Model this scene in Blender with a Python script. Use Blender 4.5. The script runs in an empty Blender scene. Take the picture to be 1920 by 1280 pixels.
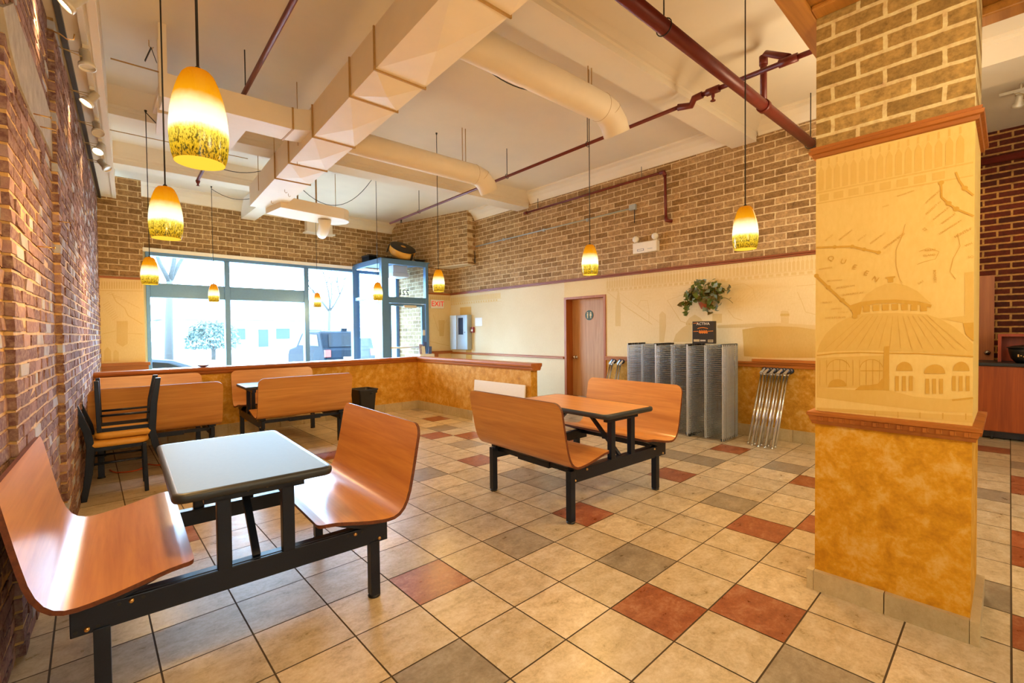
import bpy, bmesh, math, random
from mathutils import Vector, Matrix
random.seed(7)
S = bpy.context.scene
COL = S.collection
R = math.radians
PI = math.pi

# ------------------------------------------------------------------ camera
F = 861.0
PSI, PIT, ROL, H = R(42.68), R(-1.18), R(-0.596), 1.3545
fw0 = Vector((math.sin(PSI), math.cos(PSI), 0)); rt0 = Vector((math.cos(PSI), -math.sin(PSI), 0)); up0 = Vector((0, 0, 1))
fw = fw0*math.cos(PIT) + up0*math.sin(PIT); upc = up0*math.cos(PIT) - fw0*math.sin(PIT)
RX = rt0*math.cos(ROL) + upc*math.sin(ROL); RY = upc*math.cos(ROL) - rt0*math.sin(ROL)
EYE = Vector((0, 0, H))
cam_d = bpy.data.cameras.new('camera'); cam = bpy.data.objects.new('camera', cam_d); COL.objects.link(cam)
cam_d.sensor_width = 36; cam_d.lens = 36*F/1920; cam_d.clip_start = 0.05; cam_d.clip_end = 300
cam.matrix_world = Matrix((( RX.x, RY.x, -fw.x, 0), (RX.y, RY.y, -fw.y, 0), (RX.z, RY.z, -fw.z, H), (0, 0, 0, 1)))
S.camera = cam

# measured photo points turned into points on known real planes (survey of the room)
def ray(u, v): return fw*F + RX*(u-960) + RY*(640-v)
def onx(u, v, x): d = ray(u, v); return EYE + d*(x/d.x)
def ony(u, v, y): d = ray(u, v); return EYE + d*(y/d.y)
def onz(u, v, z): d = ray(u, v); return EYE + d*((z-H)/d.z)
LP = Vector((-.204, 2.598, 0)); LA = R(3.0)
LN = Vector((math.cos(LA), -math.sin(LA), 0)); LD = Vector((math.sin(LA), math.cos(LA), 0))
def onl(u, v, off=0.0): d = ray(u, v); return EYE + d*((LP+LN*off-EYE).dot(LN)/d.dot(LN))

# ------------------------------------------------------------------ materials
def lin(c):
    if isinstance(c, str):
        c = [int(c[i:i+2], 16)/255 for i in (0, 2, 4)]
    return tuple(((x/12.92) if x <= .04045 else ((x+.055)/1.055)**2.4) for x in c) + (1,)

class NT:
    def __init__(s, name):
        s.m = bpy.data.materials.new(name); s.m.use_nodes = True
        s.t = s.m.node_tree; s.n = s.t.nodes; s.n.clear()
        s.out = s.n.new('ShaderNodeOutputMaterial')
    def new(s, typ, **kw):
        x = s.n.new('ShaderNode'+typ)
        for k, v in kw.items():
            if k.startswith('i_'):
                key = k[2:].replace('_', ' ')
                s.set(x, key, v)
            else: setattr(x, k, v)
        return x
    def set(s, node, key, v):
        sock = None
        if isinstance(key, int): sock = node.inputs[key]
        else:
            for q in node.inputs:
                if q.name.lower() == key.lower() and q.enabled: sock = q; break
        if isinstance(v, bpy.types.NodeSocket): s.t.links.new(v, sock)
        else: sock.default_value = v
    def math(s, op, a, b=0.0, clamp=False):
        x = s.new('Math', operation=op, use_clamp=clamp); s.set(x, 0, a); s.set(x, 1, b); return x.outputs[0]
    def mix(s, fac, a, b, mode='MIX'):
        x = s.new('Mix', data_type='RGBA', blend_type=mode)
        s.set(x, 0, fac); s.set(x, 6, a); s.set(x, 7, b); return x.outputs[2]
    def ramp(s, fac, stops):
        x = s.new('ValToRGB'); s.set(x, 0, fac)
        cr = x.color_ramp
        while len(cr.elements) < len(stops): cr.elements.new(0.5)
        for e, (p, c) in zip(cr.elements, stops): e.position = p; e.color = c
        return x.outputs[0]
    def obj(s): return s.new('TexCoord').outputs['Object']
    def pos(s): return s.new('NewGeometry').outputs['Position']
    def mapping(s, vec, scale=(1, 1, 1), rot=(0, 0, 0), loc=(0, 0, 0)):
        x = s.new('Mapping'); s.set(x, 'Vector', vec); s.set(x, 'Scale', scale); s.set(x, 'Rotation', rot); s.set(x, 'Location', loc); return x.outputs[0]
    def noise(s, vec, scale, detail=4, rough=.6, dist=0.0, out='Fac'):
        x = s.new('TexNoise'); s.set(x, 'Vector', vec); s.set(x, 'Scale', scale); s.set(x, 'Detail', detail); s.set(x, 'Roughness', rough); s.set(x, 'Distortion', dist)
        return x.outputs[out]
    def bump(s, h, strength=.3, dist=.01):
        x = s.new('Bump'); s.set(x, 'Height', h); s.set(x, 'Strength', strength); s.set(x, 'Distance', dist); return x.outputs[0]
    def bsdf(s, color, rough=.5, metal=0.0, normal=None, spec=.5, **kw):
        x = s.new('BsdfPrincipled'); s.set(x, 'Base Color', color); s.set(x, 'Roughness', rough); s.set(x, 'Metallic', metal); s.set(x, 'Specular IOR Level', spec)
        if normal is not None: s.set(x, 'Normal', normal)
        for k, v in kw.items(): s.set(x, k.replace('_', ' '), v)
        s.t.links.new(x.outputs[0], s.out.inputs[0]); return x
    def done(s): return s.m

def plain(name, c, rough=.5, metal=0.0, spec=.5, var=.08, scale=30, bump=0.0):
    t = NT(name); c = lin(c)
    n = t.noise(t.obj(), scale, 5)
    d = tuple(x*(1-var) for x in c[:3])+(1,); e = tuple(min(1, x*(1+var)) for x in c[:3])+(1,)
    col = t.ramp(n, [(.3, d), (.7, e)])
    t.bsdf(col, rough, metal, t.bump(n, bump, .003) if bump else None, spec)
    return t.done()

def emis(name, c, strength):
    t = NT(name); x = t.new('Emission'); t.set(x, 0, lin(c)); t.set(x, 1, strength); t.t.links.new(x.outputs[0], t.out.inputs[0]); return t.done()

def wood(name, dark, light, axis=1, rough=.35, fine=28, spec=.5, coat=0.0):
    t = NT(name); sc = [fine, fine, fine]; sc[axis] = fine/16.0
    v = t.mapping(t.obj(), sc)
    n = t.noise(v, 1.0, 6, .62, .6)
    sc2 = [fine*4]*3; sc2[axis] = 3
    n2 = t.noise(t.mapping(t.obj(), sc2), 1.0, 3, .5)
    f = t.math('ADD', t.math('MULTIPLY', n, .75), t.math('MULTIPLY', n2, .25))
    d, l = lin(dark), lin(light)
    m = tuple((a+b)/2 for a, b in zip(d, l))
    col = t.ramp(f, [(.32, d), (.5, m), (.68, l)])
    b = t.bsdf(col, rough, 0, t.bump(n2, .05, .002), spec)
    if coat: t.set(b, 'Coat Weight', coat); t.set(b, 'Coat Roughness', .08)
    return t.done()

def brick_paper(name, plane, c1, c2, mort, bw=.245, rh=.087, mw=.0075, loc=(0, 0, 0), rough=.75, dark='5a4224'):
    t = NT(name); p = t.pos()
    sx = t.new('SeparateXYZ'); t.set(sx, 0, p)
    c = t.new('CombineXYZ'); t.set(c, 0, sx.outputs[plane]); t.set(c, 1, sx.outputs[2]); t.set(c, 2, sx.outputs[1-plane])
    v = t.mapping(c.outputs[0], (1, 1, 1), (0, 0, 0), loc)
    wob = t.noise(v, 14, 3, .6, out='Color')
    add = t.new('VectorMath', operation='MULTIPLY_ADD'); t.set(add, 0, wob); add.inputs[1].default_value = (.012, .009, 0); t.set(add, 2, v)
    b = t.new('TexBrick'); t.set(b, 'Vector', add.outputs[0]); t.set(b, 'Scale', 1.0); t.set(b, 'Mortar Size', mw); t.set(b, 'Mortar Smooth', .25); t.set(b, 'Bias', 0.0)
    t.set(b, 'Brick Width', bw); t.set(b, 'Row Height', rh)
    t.set(b, 'Color1', lin(c1)); t.set(b, 'Color2', lin(c2)); t.set(b, 'Mortar', lin(mort))
    n = t.noise(v, 45, 5, .7); n2 = t.noise(v, 9, 3, .6)
    col = t.mix(t.math('MULTIPLY', t.math('SUBTRACT', 1.0, b.outputs[1]), t.ramp(n, [(.45, (0, 0, 0, 1)), (.75, (.45, .45, .45, 1))])), b.outputs[0], lin(dark))
    col = t.mix(.5, col, t.ramp(n2, [(.3, (.35, .35, .35, 1)), (.7, (.65, .65, .65, 1))]), 'OVERLAY')
    n3 = t.noise(v, 22, 5, .75)
    col = t.mix(.8, col, t.ramp(n3, [(.32, (.28, .27, .27, 1)), (.5, (.5, .5, .5, 1)), (.68, (.66, .65, .62, 1))]), 'OVERLAY')
    t.bsdf(col, rough, 0, t.bump(t.math('SUBTRACT', t.math('MULTIPLY', n, .25), b.outputs[1]), .25, .004), .25)
    return t.done()

def sponge(name, a, b, c, scale=5.0, rough=.7):
    t = NT(name); p = t.pos()
    n = t.noise(p, scale, 8, .62, .3); n2 = t.noise(p, scale*4.5, 5, .7)
    f = t.math('ADD', t.math('MULTIPLY', n, .7), t.math('MULTIPLY', n2, .3))
    col = t.ramp(f, [(.34, lin(a)), (.5, lin(b)), (.66, lin(c))])
    t.bsdf(col, rough, 0, t.bump(n2, .08, .002), .3)
    return t.done()

def paper(name, a, b, scale=1.2, rough=.7):
    t = NT(name); p = t.pos()
    n = t.noise(p, scale, 3, .5); n2 = t.noise(t.mapping(p, (60, 60, 25)), 1.0, 3, .6)
    f = t.math('ADD', t.math('MULTIPLY', n, .6), t.math('MULTIPLY', n2, .4))
    t.bsdf(t.ramp(f, [(.3, lin(a)), (.7, lin(b))]), rough, 0, t.bump(n2, .12, .002), .3)
    return t.done()

def tile_mat(name, a, b, c, rough=.32):
    t = NT(name); p = t.pos()
    at = t.new('Attribute', attribute_name='tint')
    off = t.new('VectorMath', operation='MULTIPLY_ADD'); t.set(off, 0, at.outputs['Color']); off.inputs[1].default_value = (37, 53, 0); t.set(off, 2, p)
    n = t.noise(t.mapping(off.outputs[0], (1, 1.5, 1)), 8, 8, .72, .25); n2 = t.noise(off.outputs[0], 55, 5, .75)
    f = t.math('ADD', t.math('MULTIPLY', n, .66), t.math('MULTIPLY', n2, .34))
    col = t.ramp(f, [(.33, lin(a)), (.5, lin(b)), (.66, lin(c))])
    sep = t.new('SeparateColor'); t.set(sep, 0, at.outputs['Color'])
    v = t.math('ADD', t.math('MULTIPLY', sep.outputs[2], .22), .86)
    cc = t.new('CombineXYZ'); [t.set(cc, i, v) for i in range(3)]
    col = t.mix(1.0, col, cc.outputs[0], 'MULTIPLY')
    rr = t.math('ADD', t.math('MULTIPLY', n, .35), rough-.17)
    t.bsdf(col, rr, 0, t.bump(f, .10, .003), .6)
    return t.done()

M = {}
def mk():
    M['cream'] = plain('cream_paint', 'e2d2b2', .65, var=.03, scale=3, spec=.3)
    M['ceiling'] = plain('ceiling_paint', 'e6dccb', .8, var=.03, scale=2, spec=.2)
    M['duct'] = plain('duct_paint', 'e8dac2', .5, var=.03, scale=4, spec=.4)
    M['duct_seam'] = plain('duct_seam', 'b08a4c', .6)
    M['brick_r'] = brick_paper('brick_wallpaper_side', 1, '8c6c44', 'b8966a', 'd6c096')
    M['brick_b'] = brick_paper('brick_wallpaper_end', 0, '8a6a44', 'b29064', 'd6c096')
    M['brick_c'] = brick_paper('brick_wallpaper_pillar', 1, '9a7a40', 'ba9654', 'dcc68e', bw=.205, rh=.079, mw=.0095, loc=(.1, .03, 0))
    M['brick_dark'] = brick_paper('dark_brick', 1, '4a1c10', '6b2a16', 'b88a4a', bw=.26, rh=.085, mw=.012, dark='2a0e08')
    M['paper'] = paper('mural_paper', 'e0c68e', 'ecd6a6')
    M['ink'] = paper('mural_ink', 'd8b878', 'dfc48a', 3)
    M['ink2'] = paper('mural_ink_strong', 'cba656', 'd8b56c', 3)
    M['paper_c'] = paper('pillar_paper', 'e4be64', 'eecd7c')  # same mural paper, with the warm lamp light put into its yellow
    M['ink_c'] = paper('pillar_ink', 'ddb458', 'e4be68', 3)
    M['ink2_c'] = paper('pillar_ink_strong', 'd09f3a', 'd8aa48', 3)
    M['sponge'] = sponge('ochre_sponge_paint', 'a8741c', 'c99430', 'ddb468', 10.0)
    M['sponge_c'] = sponge('pillar_sponge_paint', 'b87c10', 'd89c1c', 'e6bc66', 11.0)
    M['pale'] = paper('pale_wallpaper', 'dccba4', 'e6d8b6', 1.5)
    M['trim'] = wood('oak_trim', '95541c', 'c4782e', 1, .4, 20)
    M['trim_x'] = wood('oak_trim_x', '8e4c1c', 'b86c2e', 0, .4, 20)
    M['trim_dark'] = wood('red_trim', '7c3f22', '9c5734', 1, .45, 20)
    M['soffit_wood'] = wood('soffit_wood', '8a5418', 'c08232', 0, .45, 14)
    M['lam'] = wood('cherry_laminate', 'b27032', 'd99c52', 1, .28, 14, .75)
    M['lam_edge'] = wood('plywood_edge', '4c2410', '7a4020', 1, .5, 40)
    M['cab'] = wood('cabinet_cherry', '8c3a10', 'b4561c', 2, .35, 22)
    M['doorwood'] = wood('door_veneer', 'b07e4c', 'cda070', 2, .45, 24)
    M['jamb'] = wood('door_jamb_wood', '96501e', 'b4682c', 2, .4, 20)
    M['glare_lam'] = plain('laminate_with_glare', '7d92a8', .5, var=.02, scale=60, spec=.1)  # window glare on the tabletops put into a pale blue-grey base colour
    M['lam_band'] = plain('edge_band_rubber', '2a3036', .4, var=.05)
    M['black'] = plain('black_metal', '141e30', .34, .3, var=.15, scale=200, bump=.05)
    M['blackpl'] = plain('black_plastic', '15171a', .4)
    M['brass'] = plain('brass', 'd8b070', .3, 1.0)
    M['chrome'] = plain('chrome', 'd5dbe2', .2, 1.0, var=.03)
    M['zinc'] = plain('zinc_wire', 'a6b4c2', .26, 1.0, var=.03)
    M['zinc2'] = plain('zinc_truss', 'd6e0ea', .35, .7, var=.03)
    M['frame'] = plain('window_frame_metal', '5c84ae', .4, .2, var=.05)
    M['white'] = plain('white_plastic', 'e8e4da', .4, var=.02)
    M['track'] = plain('track_white', 'd9d2c2', .35, .2, var=.02)
    M['maroon'] = plain('maroon_pipe_paint', '6a2218', .42, .1, var=.15, scale=12)
    M['yellow_vinyl'] = plain('yellow_vinyl', 'dba03e', .45, var=.06)
    M['mortar'] = plain('old_mortar', 'bd9862', .9, var=.25, scale=25, bump=.6)
    M['plaster'] = plain('grey_plaster', 'a39a8e', .85, var=.2, scale=12, bump=.4)
    M['grout'] = plain('floor_grout', '5d4e3c', .8)
    M['t_beige'] = tile_mat('tile_beige', 'a8946c', 'd2bf9a', 'e6dac2')
    M['t_red'] = tile_mat('tile_red', '783a1e', 'a25a34', 'c08c66')
    M['t_grey'] = tile_mat('tile_grey', '7e715c', '9d9079', 'b9ad98')
    M['leaf'] = plain('ivy_green', '5a6a24', .5, var=.3, scale=12)
    M['leaf2'] = plain('ivy_pale', '8a9a86', .5, var=.2, scale=12)
    M['leaf3'] = plain('ivy_olive', '6b5c1c', .5, var=.3, scale=12)
    M['terracotta'] = plain('terracotta', 'a8542a', .6, var=.2)
    M['grey_box'] = plain('grey_panel_paint', 'aab4b8', .4, .2, var=.03)
    M['redplastic'] = plain('red_plastic', '8a2418', .4)
    M['green_sign'] = plain('green_sign', '1f4a34', .5)
    M['cream_sign'] = plain('cream_sign', 'e6d49a', .5)
    M['exit'] = emis('exit_red', 'ee2a18', .55)
    M['orange'] = plain('orange_cord', 'd8581a', .5)
    M['orange_print'] = plain('orange_print', 'e08020', .5)
    M['dark_print'] = plain('black_box_card', '1c1612', .5)
    M['blue_print'] = plain('blue_print', '4a5a8a', .5)
    M['cord'] = plain('cord_black', '15120e', .5)
    M['wire_pale'] = plain('wire_pale', 'b89a5c', .5, .3)
    M['snow'] = plain('pale_ground', '9c9a96', .9, var=.05, scale=.6)
    M['road'] = plain('pale_road', '8a8886', .9, var=.05, scale=.6)
    M['bark'] = plain('bark', '35332f', .9, var=.2)
    M['bush'] = plain('bush', '44524b', .9, var=.3, scale=3)
    M['house'] = plain('house_wall', '8a8a88', .9)
    M['houseroof'] = plain('house_roof', '484a4e', .9)
    M['suv'] = plain('suv_paint', '0a1016', .6, 0, .06)
    M['carglass'] = plain('car_glass', '080b0e', .3, 0, .1)
    M['silver'] = plain('silver_paint', '343c44', .5, 0, .1)
    M['tyre'] = plain('tyre', '202022', .8)
    M['bulb_on'] = emis('spot_bulb', 'fff2d0', 14)
    M['bulb_off'] = plain('bulb_glass', 'd8d8d4', .15)
    M['red_cab'] = wood('red_cabinet', '9c3412', 'bc4a1a', 2, .4, 20)
    M['tan_base'] = tile_mat('base_tile', 'b3a078', 'c6b48c', 'd2c4a0')
    M['flower'] = plain('flower_mix', 'b8a8b8', .6, var=.4, scale=60)
    # glass pane: mostly clear, with the faint reflection of a window
    t = NT('window_glass'); tr = t.new('BsdfTransparent'); gl = t.new('BsdfGlossy'); t.set(gl, 'Roughness', .02); t.set(tr, 0, (.93, .97, 1, 1))
    fr = t.new('LayerWeight'); t.set(fr, 'Blend', .35); ff = t.math('ADD', t.math('MULTIPLY', t.math('POWER', fr.outputs[1], 4.0), .5), .02); mx = t.new('MixShader'); t.set(mx, 0, ff); t.t.links.new(tr.outputs[0], mx.inputs[1]); t.t.links.new(gl.outputs[0], mx.inputs[2]); t.t.links.new(mx.outputs[0], t.out.inputs[0])
    M['glass'] = t.done()
    # old brick: one tint per brick, soot and lime worn in
    t = NT('old_brick'); at = t.new('Attribute', attribute_name='tint'); sep = t.new('SeparateColor'); t.set(sep, 0, at.outputs['Color'])
    p = t.pos(); n = t.noise(p, 38, 6, .7); n2 = t.noise(p, 6, 3, .6)
    base = t.ramp(sep.outputs[0], [(0, lin('604244')), (.3, lin('806060')), (.55, lin('9c7c7c')), (.75, lin('8c8492')), (.95, lin('a8aebc'))])
    base = t.mix(t.ramp(n, [(.4, (0, 0, 0, 1)), (.75, (.7, .7, .7, 1))]), base, lin('b7a08c'))
    base = t.mix(t.ramp(n2, [(.5, (0, 0, 0, 1)), (.8, (.5, .5, .5, 1))]), base, lin('5a3a30'))
    t.bsdf(base, .92, 0, t.bump(n, .5, .005), .08); M['oldbrick'] = t.done()
    # pendant glass: amber art glass glowing from the bulb inside, speckled foot
    t = NT('amber_art_glass'); o = t.obj(); s3 = t.new('SeparateXYZ'); t.set(s3, 0, o); z = s3.outputs[2]
    zz = t.math('DIVIDE', z, .285)
    n = t.noise(t.mapping(o, (1, 1, .45), (0, .35, 0)), 190, 3, .7)
    warp = t.math('ADD', zz, t.math('MULTIPLY', t.math('SUBTRACT', t.noise(o, 25, 2), .5), .06))
    glow = t.ramp(warp, [(0, lin('f0a818')), (.12, lin('ffca28')), (.28, lin('ffdc50')), (.36, (1, .93, .62, 1)), (.54, (1, .88, .45, 1)), (.70, lin('ffa810')), (1, lin('f08204'))])
    stren = t.ramp(warp, [(0, (.8,)*3+(1,)), (.22, (1.1,)*3+(1,)), (.36, (2.0,)*3+(1,)), (.52, (1.7,)*3+(1,)), (.70, (1.0,)*3+(1,)), (1, (.75,)*3+(1,))])
    spk = t.math('MULTIPLY', t.ramp(n, [(.5, (0, 0, 0, 1)), (.56, (1, 1, 1, 1))]), t.ramp(warp, [(.02, (1, 1, 1, 1)), (.18, (.9,)*3+(1,)), (.36, (0, 0, 0, 1))]))
    col = t.mix(spk, glow, t.ramp(t.noise(o, 60, 2), [(.4, lin('7a5a08')), (.5, lin('a8820c')), (.62, lin('4a5a30'))]))
    st = t.math('MULTIPLY', t.math('MULTIPLY', stren, .55), t.math('SUBTRACT', 1.0, t.math('MULTIPLY', spk, .45)))
    e = t.new('Emission'); t.set(e, 0, col); t.set(e, 1, st)
    g = t.new('BsdfGlossy'); t.set(g, 'Roughness', .15); ad = t.new('MixShader'); t.set(ad, 0, .04); t.t.links.new(e.outputs[0], ad.inputs[1]); t.t.links.new(g.outputs[0], ad.inputs[2])
    t.t.links.new(ad.outputs[0], t.out.inputs[0]); M['amber'] = t.done()
    M['amber_in'] = emis('amber_glass_inside', 'ffc83c', .7)
mk()

# ------------------------------------------------------------------ mesh helpers
class MB:
    def __init__(s): s.b = bmesh.new(); s.mi = 0
    def quad(s, pts):
        f = s.b.faces.new([s.b.verts.new(p) for p in pts]); f.material_index = s.mi; return f
    def box(s, lo, hi, mat=None):
        x0, y0, z0 = lo; x1, y1, z1 = hi
        v = [s.b.verts.new(p) for p in [(x0,y0,z0),(x1,y0,z0),(x1,y1,z0),(x0,y1,z0),(x0,y0,z1),(x1,y0,z1),(x1,y1,z1),(x0,y1,z1)]]
        if mat is not None:
            for q in v: q.co = mat @ q.co
        for f in [(0,3,2,1),(4,5,6,7),(0,1,5,4),(1,2,6,5),(2,3,7,6),(3,0,4,7)]:
            k = s.b.faces.new([v[i] for i in f]); k.material_index = s.mi
        return v
    def bar(s, a, b, w, h=None, up=(0, 0, 1)):
        a, b = Vector(a), Vector(b); d = b-a; L = d.length; d.normalize(); u = Vector(up)
        if abs(d.dot(u)) > .98: u = Vector((0, 1, 0))
        x = d.cross(u).normalized(); y = x.cross(d).normalized(); h = h or w
        m = Matrix((( x.x, y.x, d.x, a.x), (x.y, y.y, d.y, a.y), (x.z, y.z, d.z, a.z), (0, 0, 0, 1)))
        s.box((-w/2, -h/2, 0), (w/2, h/2, L), m)
    def tube(s, pts, r, n=10, cap=True):
        pts = [Vector(p) for p in pts]; rr = r if isinstance(r, (list, tuple)) else [r]*len(pts)
        rings = []; pu = None
        for i, p in enumerate(pts):
            d = ((pts[min(i+1, len(pts)-1)]-p).normalized() + (p-pts[max(i-1, 0)]).normalized()).normalized()
            if pu is None:
                u = Vector((0, 0, 1)) if abs(d.z) < .9 else Vector((1, 0, 0))
            else: u = pu
            x = d.cross(u).normalized(); y = x.cross(d).normalized(); pu = y
            rings.append([s.b.verts.new(p + x*(rr[i]*math.cos(2*PI*k/n)) + y*(rr[i]*math.sin(2*PI*k/n))) for k in range(n)])
        for a, b in zip(rings, rings[1:]):
            for k in range(n):
                f = s.b.faces.new([a[k], a[(k+1) % n], b[(k+1) % n], b[k]]); f.material_index = s.mi; f.smooth = True
        if cap:
            for ring in (rings[0], rings[-1]):
                f = s.b.faces.new(ring); f.material_index = s.mi
    def lathe(s, prof, c=(0, 0, 0), n=24, cap=False, axis='Z', smooth=True):
        c = Vector(c); rings = []
        for r, z in prof:
            ring = []
            for k in range(n):
                a = 2*PI*k/n; q = Vector((r*math.cos(a), r*math.sin(a), z))
                if axis == 'X': q = Vector((q.z, q.x, q.y))
                if axis == 'Y': q = Vector((q.x, q.z, q.y))
                ring.append(s.b.verts.new(c+q))
            rings.append(ring)
        for a, b in zip(rings, rings[1:]):
            for k in range(n):
                f = s.b.faces.new([a[k], a[(k+1) % n], b[(k+1) % n], b[k]]); f.material_index = s.mi; f.smooth = smooth
        if cap:
            for ring in (rings[0], rings[-1]): f = s.b.faces.new(ring); f.material_index = s.mi
    def prism(s, outline, vec):
        vec = Vector(vec); a = [s.b.verts.new(p) for p in outline]; b = [s.b.verts.new(Vector(p)+vec) for p in outline]; n = len(a)
        f = s.b.faces.new(a); f.material_index = s.mi; f = s.b.faces.new(b[::-1]); f.material_index = s.mi
        for i in range(n):
            f = s.b.faces.new([a[i], a[(i+1) % n], b[(i+1) % n], b[i]]); f.material_index = s.mi
    def sphere(s, c, r, u=12, v=8, scale=(1, 1, 1)):
        m = Matrix.Translation(c) @ Matrix.Diagonal((scale[0], scale[1], scale[2], 1))
        for q in bmesh.ops.create_uvsphere(s.b, u_segments=u, v_segments=v, radius=r, matrix=m)['verts']:
            for f in q.link_faces: f.smooth = True; f.material_index = s.mi
    def build(s, name, mats, parent=None, bevel=0.0, fix=True):
        if fix: bmesh.ops.recalc_face_normals(s.b, faces=s.b.faces[:])
        me = bpy.data.meshes.new(name); s.b.to_mesh(me); s.b.free()
        for m in (mats if isinstance(mats, (list, tuple)) else [mats]): me.materials.append(M[m] if isinstance(m, str) else m)
        o = bpy.data.objects.new(name, me); COL.objects.link(o)
        if parent is not None: o.parent = parent
        if bevel:
            b = o.modifiers.new('edge', 'BEVEL'); b.width = bevel; b.segments = 2; b.limit_method = 'ANGLE'; b.angle_limit = R(40)
        return o

def tag(o, label=None, cat=None, group=None, kind=None):
    if label: o['label'] = label
    if cat: o['category'] = cat
    if group: o['group'] = group
    if kind: o['kind'] = kind
    return o
def thing(name, label, cat, loc=(0, 0, 0), rz=0.0, group=None):
    o = bpy.data.objects.new(name, None); COL.objects.link(o); o.location = loc; o.rotation_euler = (0, 0, rz); o.empty_display_size = .1
    return tag(o, label, cat, group)
def struct(o): o['kind'] = 'structure'; return o
def dup(root, label, loc=None, rz=None, group=None):
    def rec(o, par):
        c = o.copy(); COL.objects.link(c)
        if par is not None: c.parent = par
        for ch in [q for q in COL.objects if q.parent == o]: rec(ch, c)
        return c
    c = rec(root, None)
    c['label'] = label
    if loc is not None: c.location = loc
    if rz is not None: c.rotation_euler = (0, 0, rz)
    if group: c['group'] = group
    return c
def text(s, size, mat, parent, m, name, ext=0.0, align='CENTER'):
    cu = bpy.data.curves.new(name, 'FONT'); cu.body = s; cu.size = size; cu.align_x = align; cu.align_y = 'CENTER'; cu.extrude = ext; cu.resolution_u = 3
    tmp = bpy.data.objects.new('tmp', cu); COL.objects.link(tmp)
    dg = bpy.context.evaluated_depsgraph_get(); me = bpy.data.meshes.new_from_object(tmp.evaluated_get(dg))
    bpy.data.objects.remove(tmp); bpy.data.curves.remove(cu)
    me.materials.clear(); me.materials.append(M[mat])
    if m is not None: me.transform(m)
    o = bpy.data.objects.new(name, me); COL.objects.link(o)
    if parent is not None: o.parent = parent
    return o
def frame_m(o, ex, ey):
    ex = Vector(ex).normalized(); ey = Vector(ey); ez = ex.cross(ey).normalized(); ey = ez.cross(ex).normalized()
    return Matrix(((ex.x, ey.x, ez.x, o[0]), (ex.y, ey.y, ez.y, o[1]), (ex.z, ey.z, ez.z, o[2]), (0, 0, 0, 1)))

# ================================================================== SETTING
X_R, Y_B, Z_C = 6.185, 10.1, 3.95          # right wall, window wall, ceiling
T = .332; TX, TY = 2.179, .981             # floor tile pitch and origin

# ---- floor
m = MB(); m.box((-1.2, -4.0, -.12), (9.2, Y_B+.15, -.003)); fl = struct(m.build('floor', 'grout'))
def cell(u, v):
    p = onz(u, v, 0); return (math.floor((p.x-TX)/T), math.floor((p.y-TY)/T))
reds = {cell(*p) for p in [(1237, 1147), (1420, 1150), (1424, 990), (1520, 984), (810, 1090), (1085, 963), (1275, 890), (1370, 838), (1510, 903), (890, 862), (817, 815), (345, 997), (640, 853), (1072, 824), (1903, 912), (1903, 1010), (1903, 1180), (822, 786), (900, 815)]}
greys = {cell(*p) for p in [(1195, 1055), (840, 1240), (970, 1018), (1480, 1252), (800, 882), (865, 832), (1250, 848), (1345, 865), (1465, 872), (1000, 885), (1350, 942), (1000, 905), (820, 803), (1010, 850), (1895, 865), (780, 768)]} - reds
bm = bmesh.new(); cl = bm.loops.layers.color.new('tint'); g = .0035
for i in range(-9, 22):
    for j in range(-14, 28):
        x0, y0 = TX+i*T, TY+j*T
        if y0 > Y_B: continue
        k = 0
        if (i, j) in reds: k = 1
        elif (i, j) in greys: k = 2
        else:
            far = (i*i*7 + j*13 + i*j*5) % 23
            if y0 < .2 and x0 > 3 and far < 3: k = 1 if far < 2 else 2
        f = bm.faces.new([bm.verts.new(p) for p in [(x0+g, y0+g, 0), (x0+T-g, y0+g, 0), (x0+T-g, y0+T-g, 0), (x0+g, y0+T-g, 0)]])
        f.material_index = k; c = (random.random(), random.random(), random.random(), 1)
        for l in f.loops: l[cl] = c
me = bpy.data.meshes.new('tile_field'); bm.to_mesh(me); bm.free()
for k in ('t_beige', 't_red', 't_grey'): me.materials.append(M[k])
o = bpy.data.objects.new('floor_tile_surface', me); COL.objects.link(o); o.parent = fl; struct(o)

# ---- old brick wall on the left: every course laid brick by brick
def wl(s, z, off): q = LP + LD*s + LN*off; return Vector((q.x, q.y, z))
bm = bmesh.new(); cl = bm.loops.layers.color.new('tint'); row = 0; z = 0.0
def bq(vs, mi, c):
    for f in [(0,3,2,1),(4,5,6,7),(0,1,5,4),(1,2,6,5),(2,3,7,6),(3,0,4,7)]:
        k = bm.faces.new([vs[i] for i in f]); k.material_index = mi
        for l in k.loops: l[cl] = c
segs = [(-6.2, 2.82-2.598, -.062), (2.82-2.598, 4.22-2.598, -.036), (4.22-2.598, 6.75, -.004)]
for a, b, off in segs:
    bq([bm.verts.new(wl(s, zz, o)) for zz in (0, 3.95) for s, o in ((a+(.008 if a > -6 else 0), off-.0025), (b, off-.0025), (b, off-.2), (a+(.008 if a > -6 else 0), off-.2))], 1, (0, 0, 0, 1))
    z, row = 0.004, 0
    while z < 3.40:
        h = .051; s = a + (0 if row % 2 else -.1)
        while s < b:
            L = .102 if (row % 6 == 5 or random.random() < .12) else .208
            s0, s1 = max(s, a), min(s+L-.014, b)
            if s1-s0 > .03:
                d = off + random.uniform(-.001, .005); j = lambda q=.004: random.uniform(-q, q)
                if random.random() < .03: d -= .003
                tint = (min(1, max(0, random.gauss(.48, .33))), random.random(), random.random(), 1)
                vs = [bm.verts.new(wl(s_, z_+j(), o_+(j(.003) if o_ > off-.02 else 0))) for z_ in (z, z+h) for s_, o_ in ((s0, d), (s1, d), (s1, off-.04), (s0, off-.04))]
                bq(vs, 0, tint)
            s += L
        z += .0655; row += 1
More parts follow.
